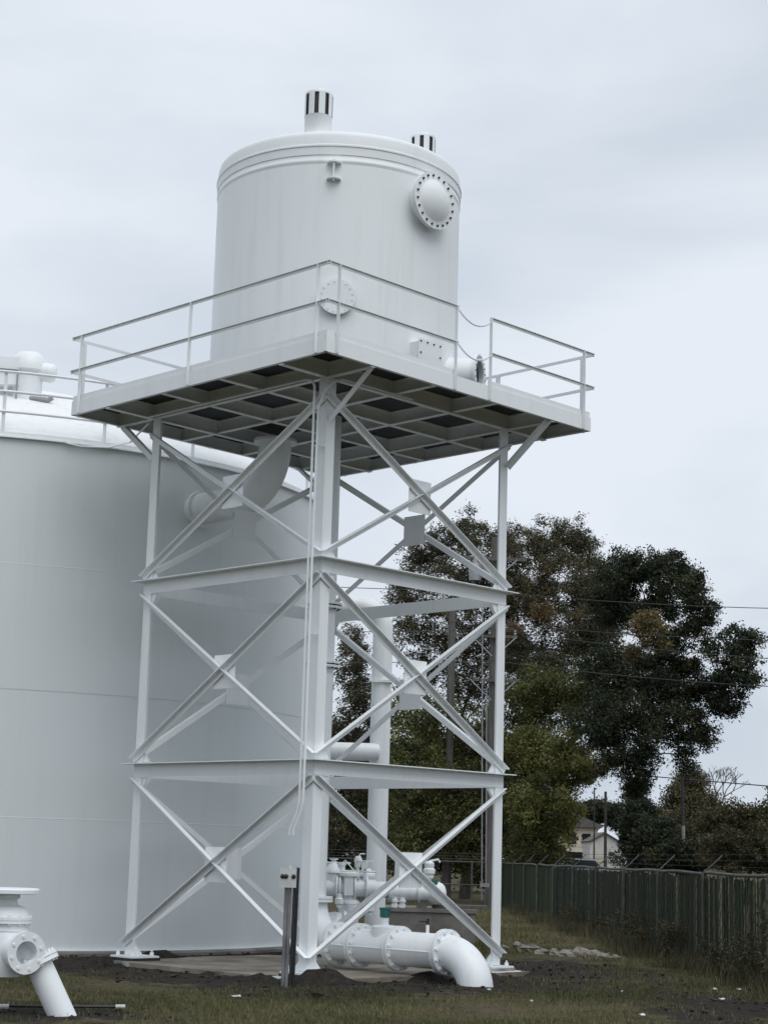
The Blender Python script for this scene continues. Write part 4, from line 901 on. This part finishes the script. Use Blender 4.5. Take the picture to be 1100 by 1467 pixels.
for i, (x_, y_, r_) in enumerate(RUB):
    d_ = (CAMH - GZ) / -(mp_(x_, y_, 1).z - CAMH); q = mp_(x_, y_, d_); q.z = gz(q.x, q.y) + .02
    ordn = ('leftmost', 'second', 'third', 'fourth', 'fifth', 'sixth', 'seventh', 'eighth', 'ninth', 'rightmost')[i]
    tag(rock('rubble_piece', q, r_ * 1.05, RUBB, .7), ordn + ' broken concrete piece from the left in the pale rubble row', 'rubble', 'pale concrete rubble in a row right of the tower')
blob = []
for (x_, y_, l_, lb) in ((1022, 1423, .13, 'largest white litter scrap lying near the fence'), (1033, 1437, .1, 'white litter scrap just below the largest scrap'), (1058, 1423, .07, 'small white litter scrap right of the largest scrap'), (919, 1459, .09, 'white litter scrap at the bottom edge right of centre'), (890, 1421, .05, 'tiny white litter speck on bare soil left of the large scrap'), (338, 1430, .16, 'thin white litter strip on grass before the electrical box'), (760, 1437, .07, 'small white litter scrap on the soil below the right footing'), (700, 1416, .08, 'torn white litter scrap beside the outlet elbow')):
    d_ = (CAMH - GZ) / -(mp_(x_, y_, 1).z - CAMH); q = mp_(x_, y_, d_); z0_ = gz(q.x, q.y) + .035
    mb = MB(); an = random.uniform(-.5, .5); n = 7; vs = []
    for zz in (0, .006):
        for i in range(n):
            a = i / n * 6.283; rr = random.uniform(.7, 1.1); px_, py_ = math.cos(a) * l_ * .5 * rr, math.sin(a) * l_ * .3 * rr
            vs.append(V(q.x + px_ * math.cos(an) - py_ * math.sin(an), q.y + px_ * math.sin(an) + py_ * math.cos(an), z0_ - .01 + zz + .012 * math.sin(i * 2.0)))
    mb.add(vs, [tuple(range(n))[::-1], tuple(range(n, 2 * n))] + [(i, (i + 1) % n, n + (i + 1) % n, n + i) for i in range(n)])
    tag(mb.build('litter_scrap', LITTER, smooth=False), lb, 'litter')
# scattered clods
mb = MB(); co = []
for _ in range(2600):
    x, y = random.uniform(-5, 6), random.uniform(18, 31)
    u, v = uv_of(x, y)
    if -.35 < u < 4.4 and -.35 < v < 4.4 or soil_at(x, y) < random.uniform(.1, .8) or math.hypot(x - BTC.x, y - BTC.y) < BTR + .2: continue
    s_ = random.uniform(.012, .04) * (1 if random.random() < .93 else 1.8); z = gz(x, y)
    t_ = [V(x + s_ * random.uniform(-1.2, 1.2), y + s_ * random.uniform(-1.2, 1.2), z + s_ * random.uniform(.2, 1)) for _ in range(5)] + [V(x, y, z - .02)]
    mb.add(t_, [(0, 1, 2), (1, 3, 2), (3, 4, 2), (4, 0, 2), (0, 1, 5), (1, 3, 5), (3, 4, 5), (4, 0, 5)])
tag(mb.build('soil_clods', mat('clod_soil', plain((.04, .034, .027), .95, 0, .5, 12)), smooth=False), 'loose dark soil clods around the tower slab', 'soil', None, 'stuff')
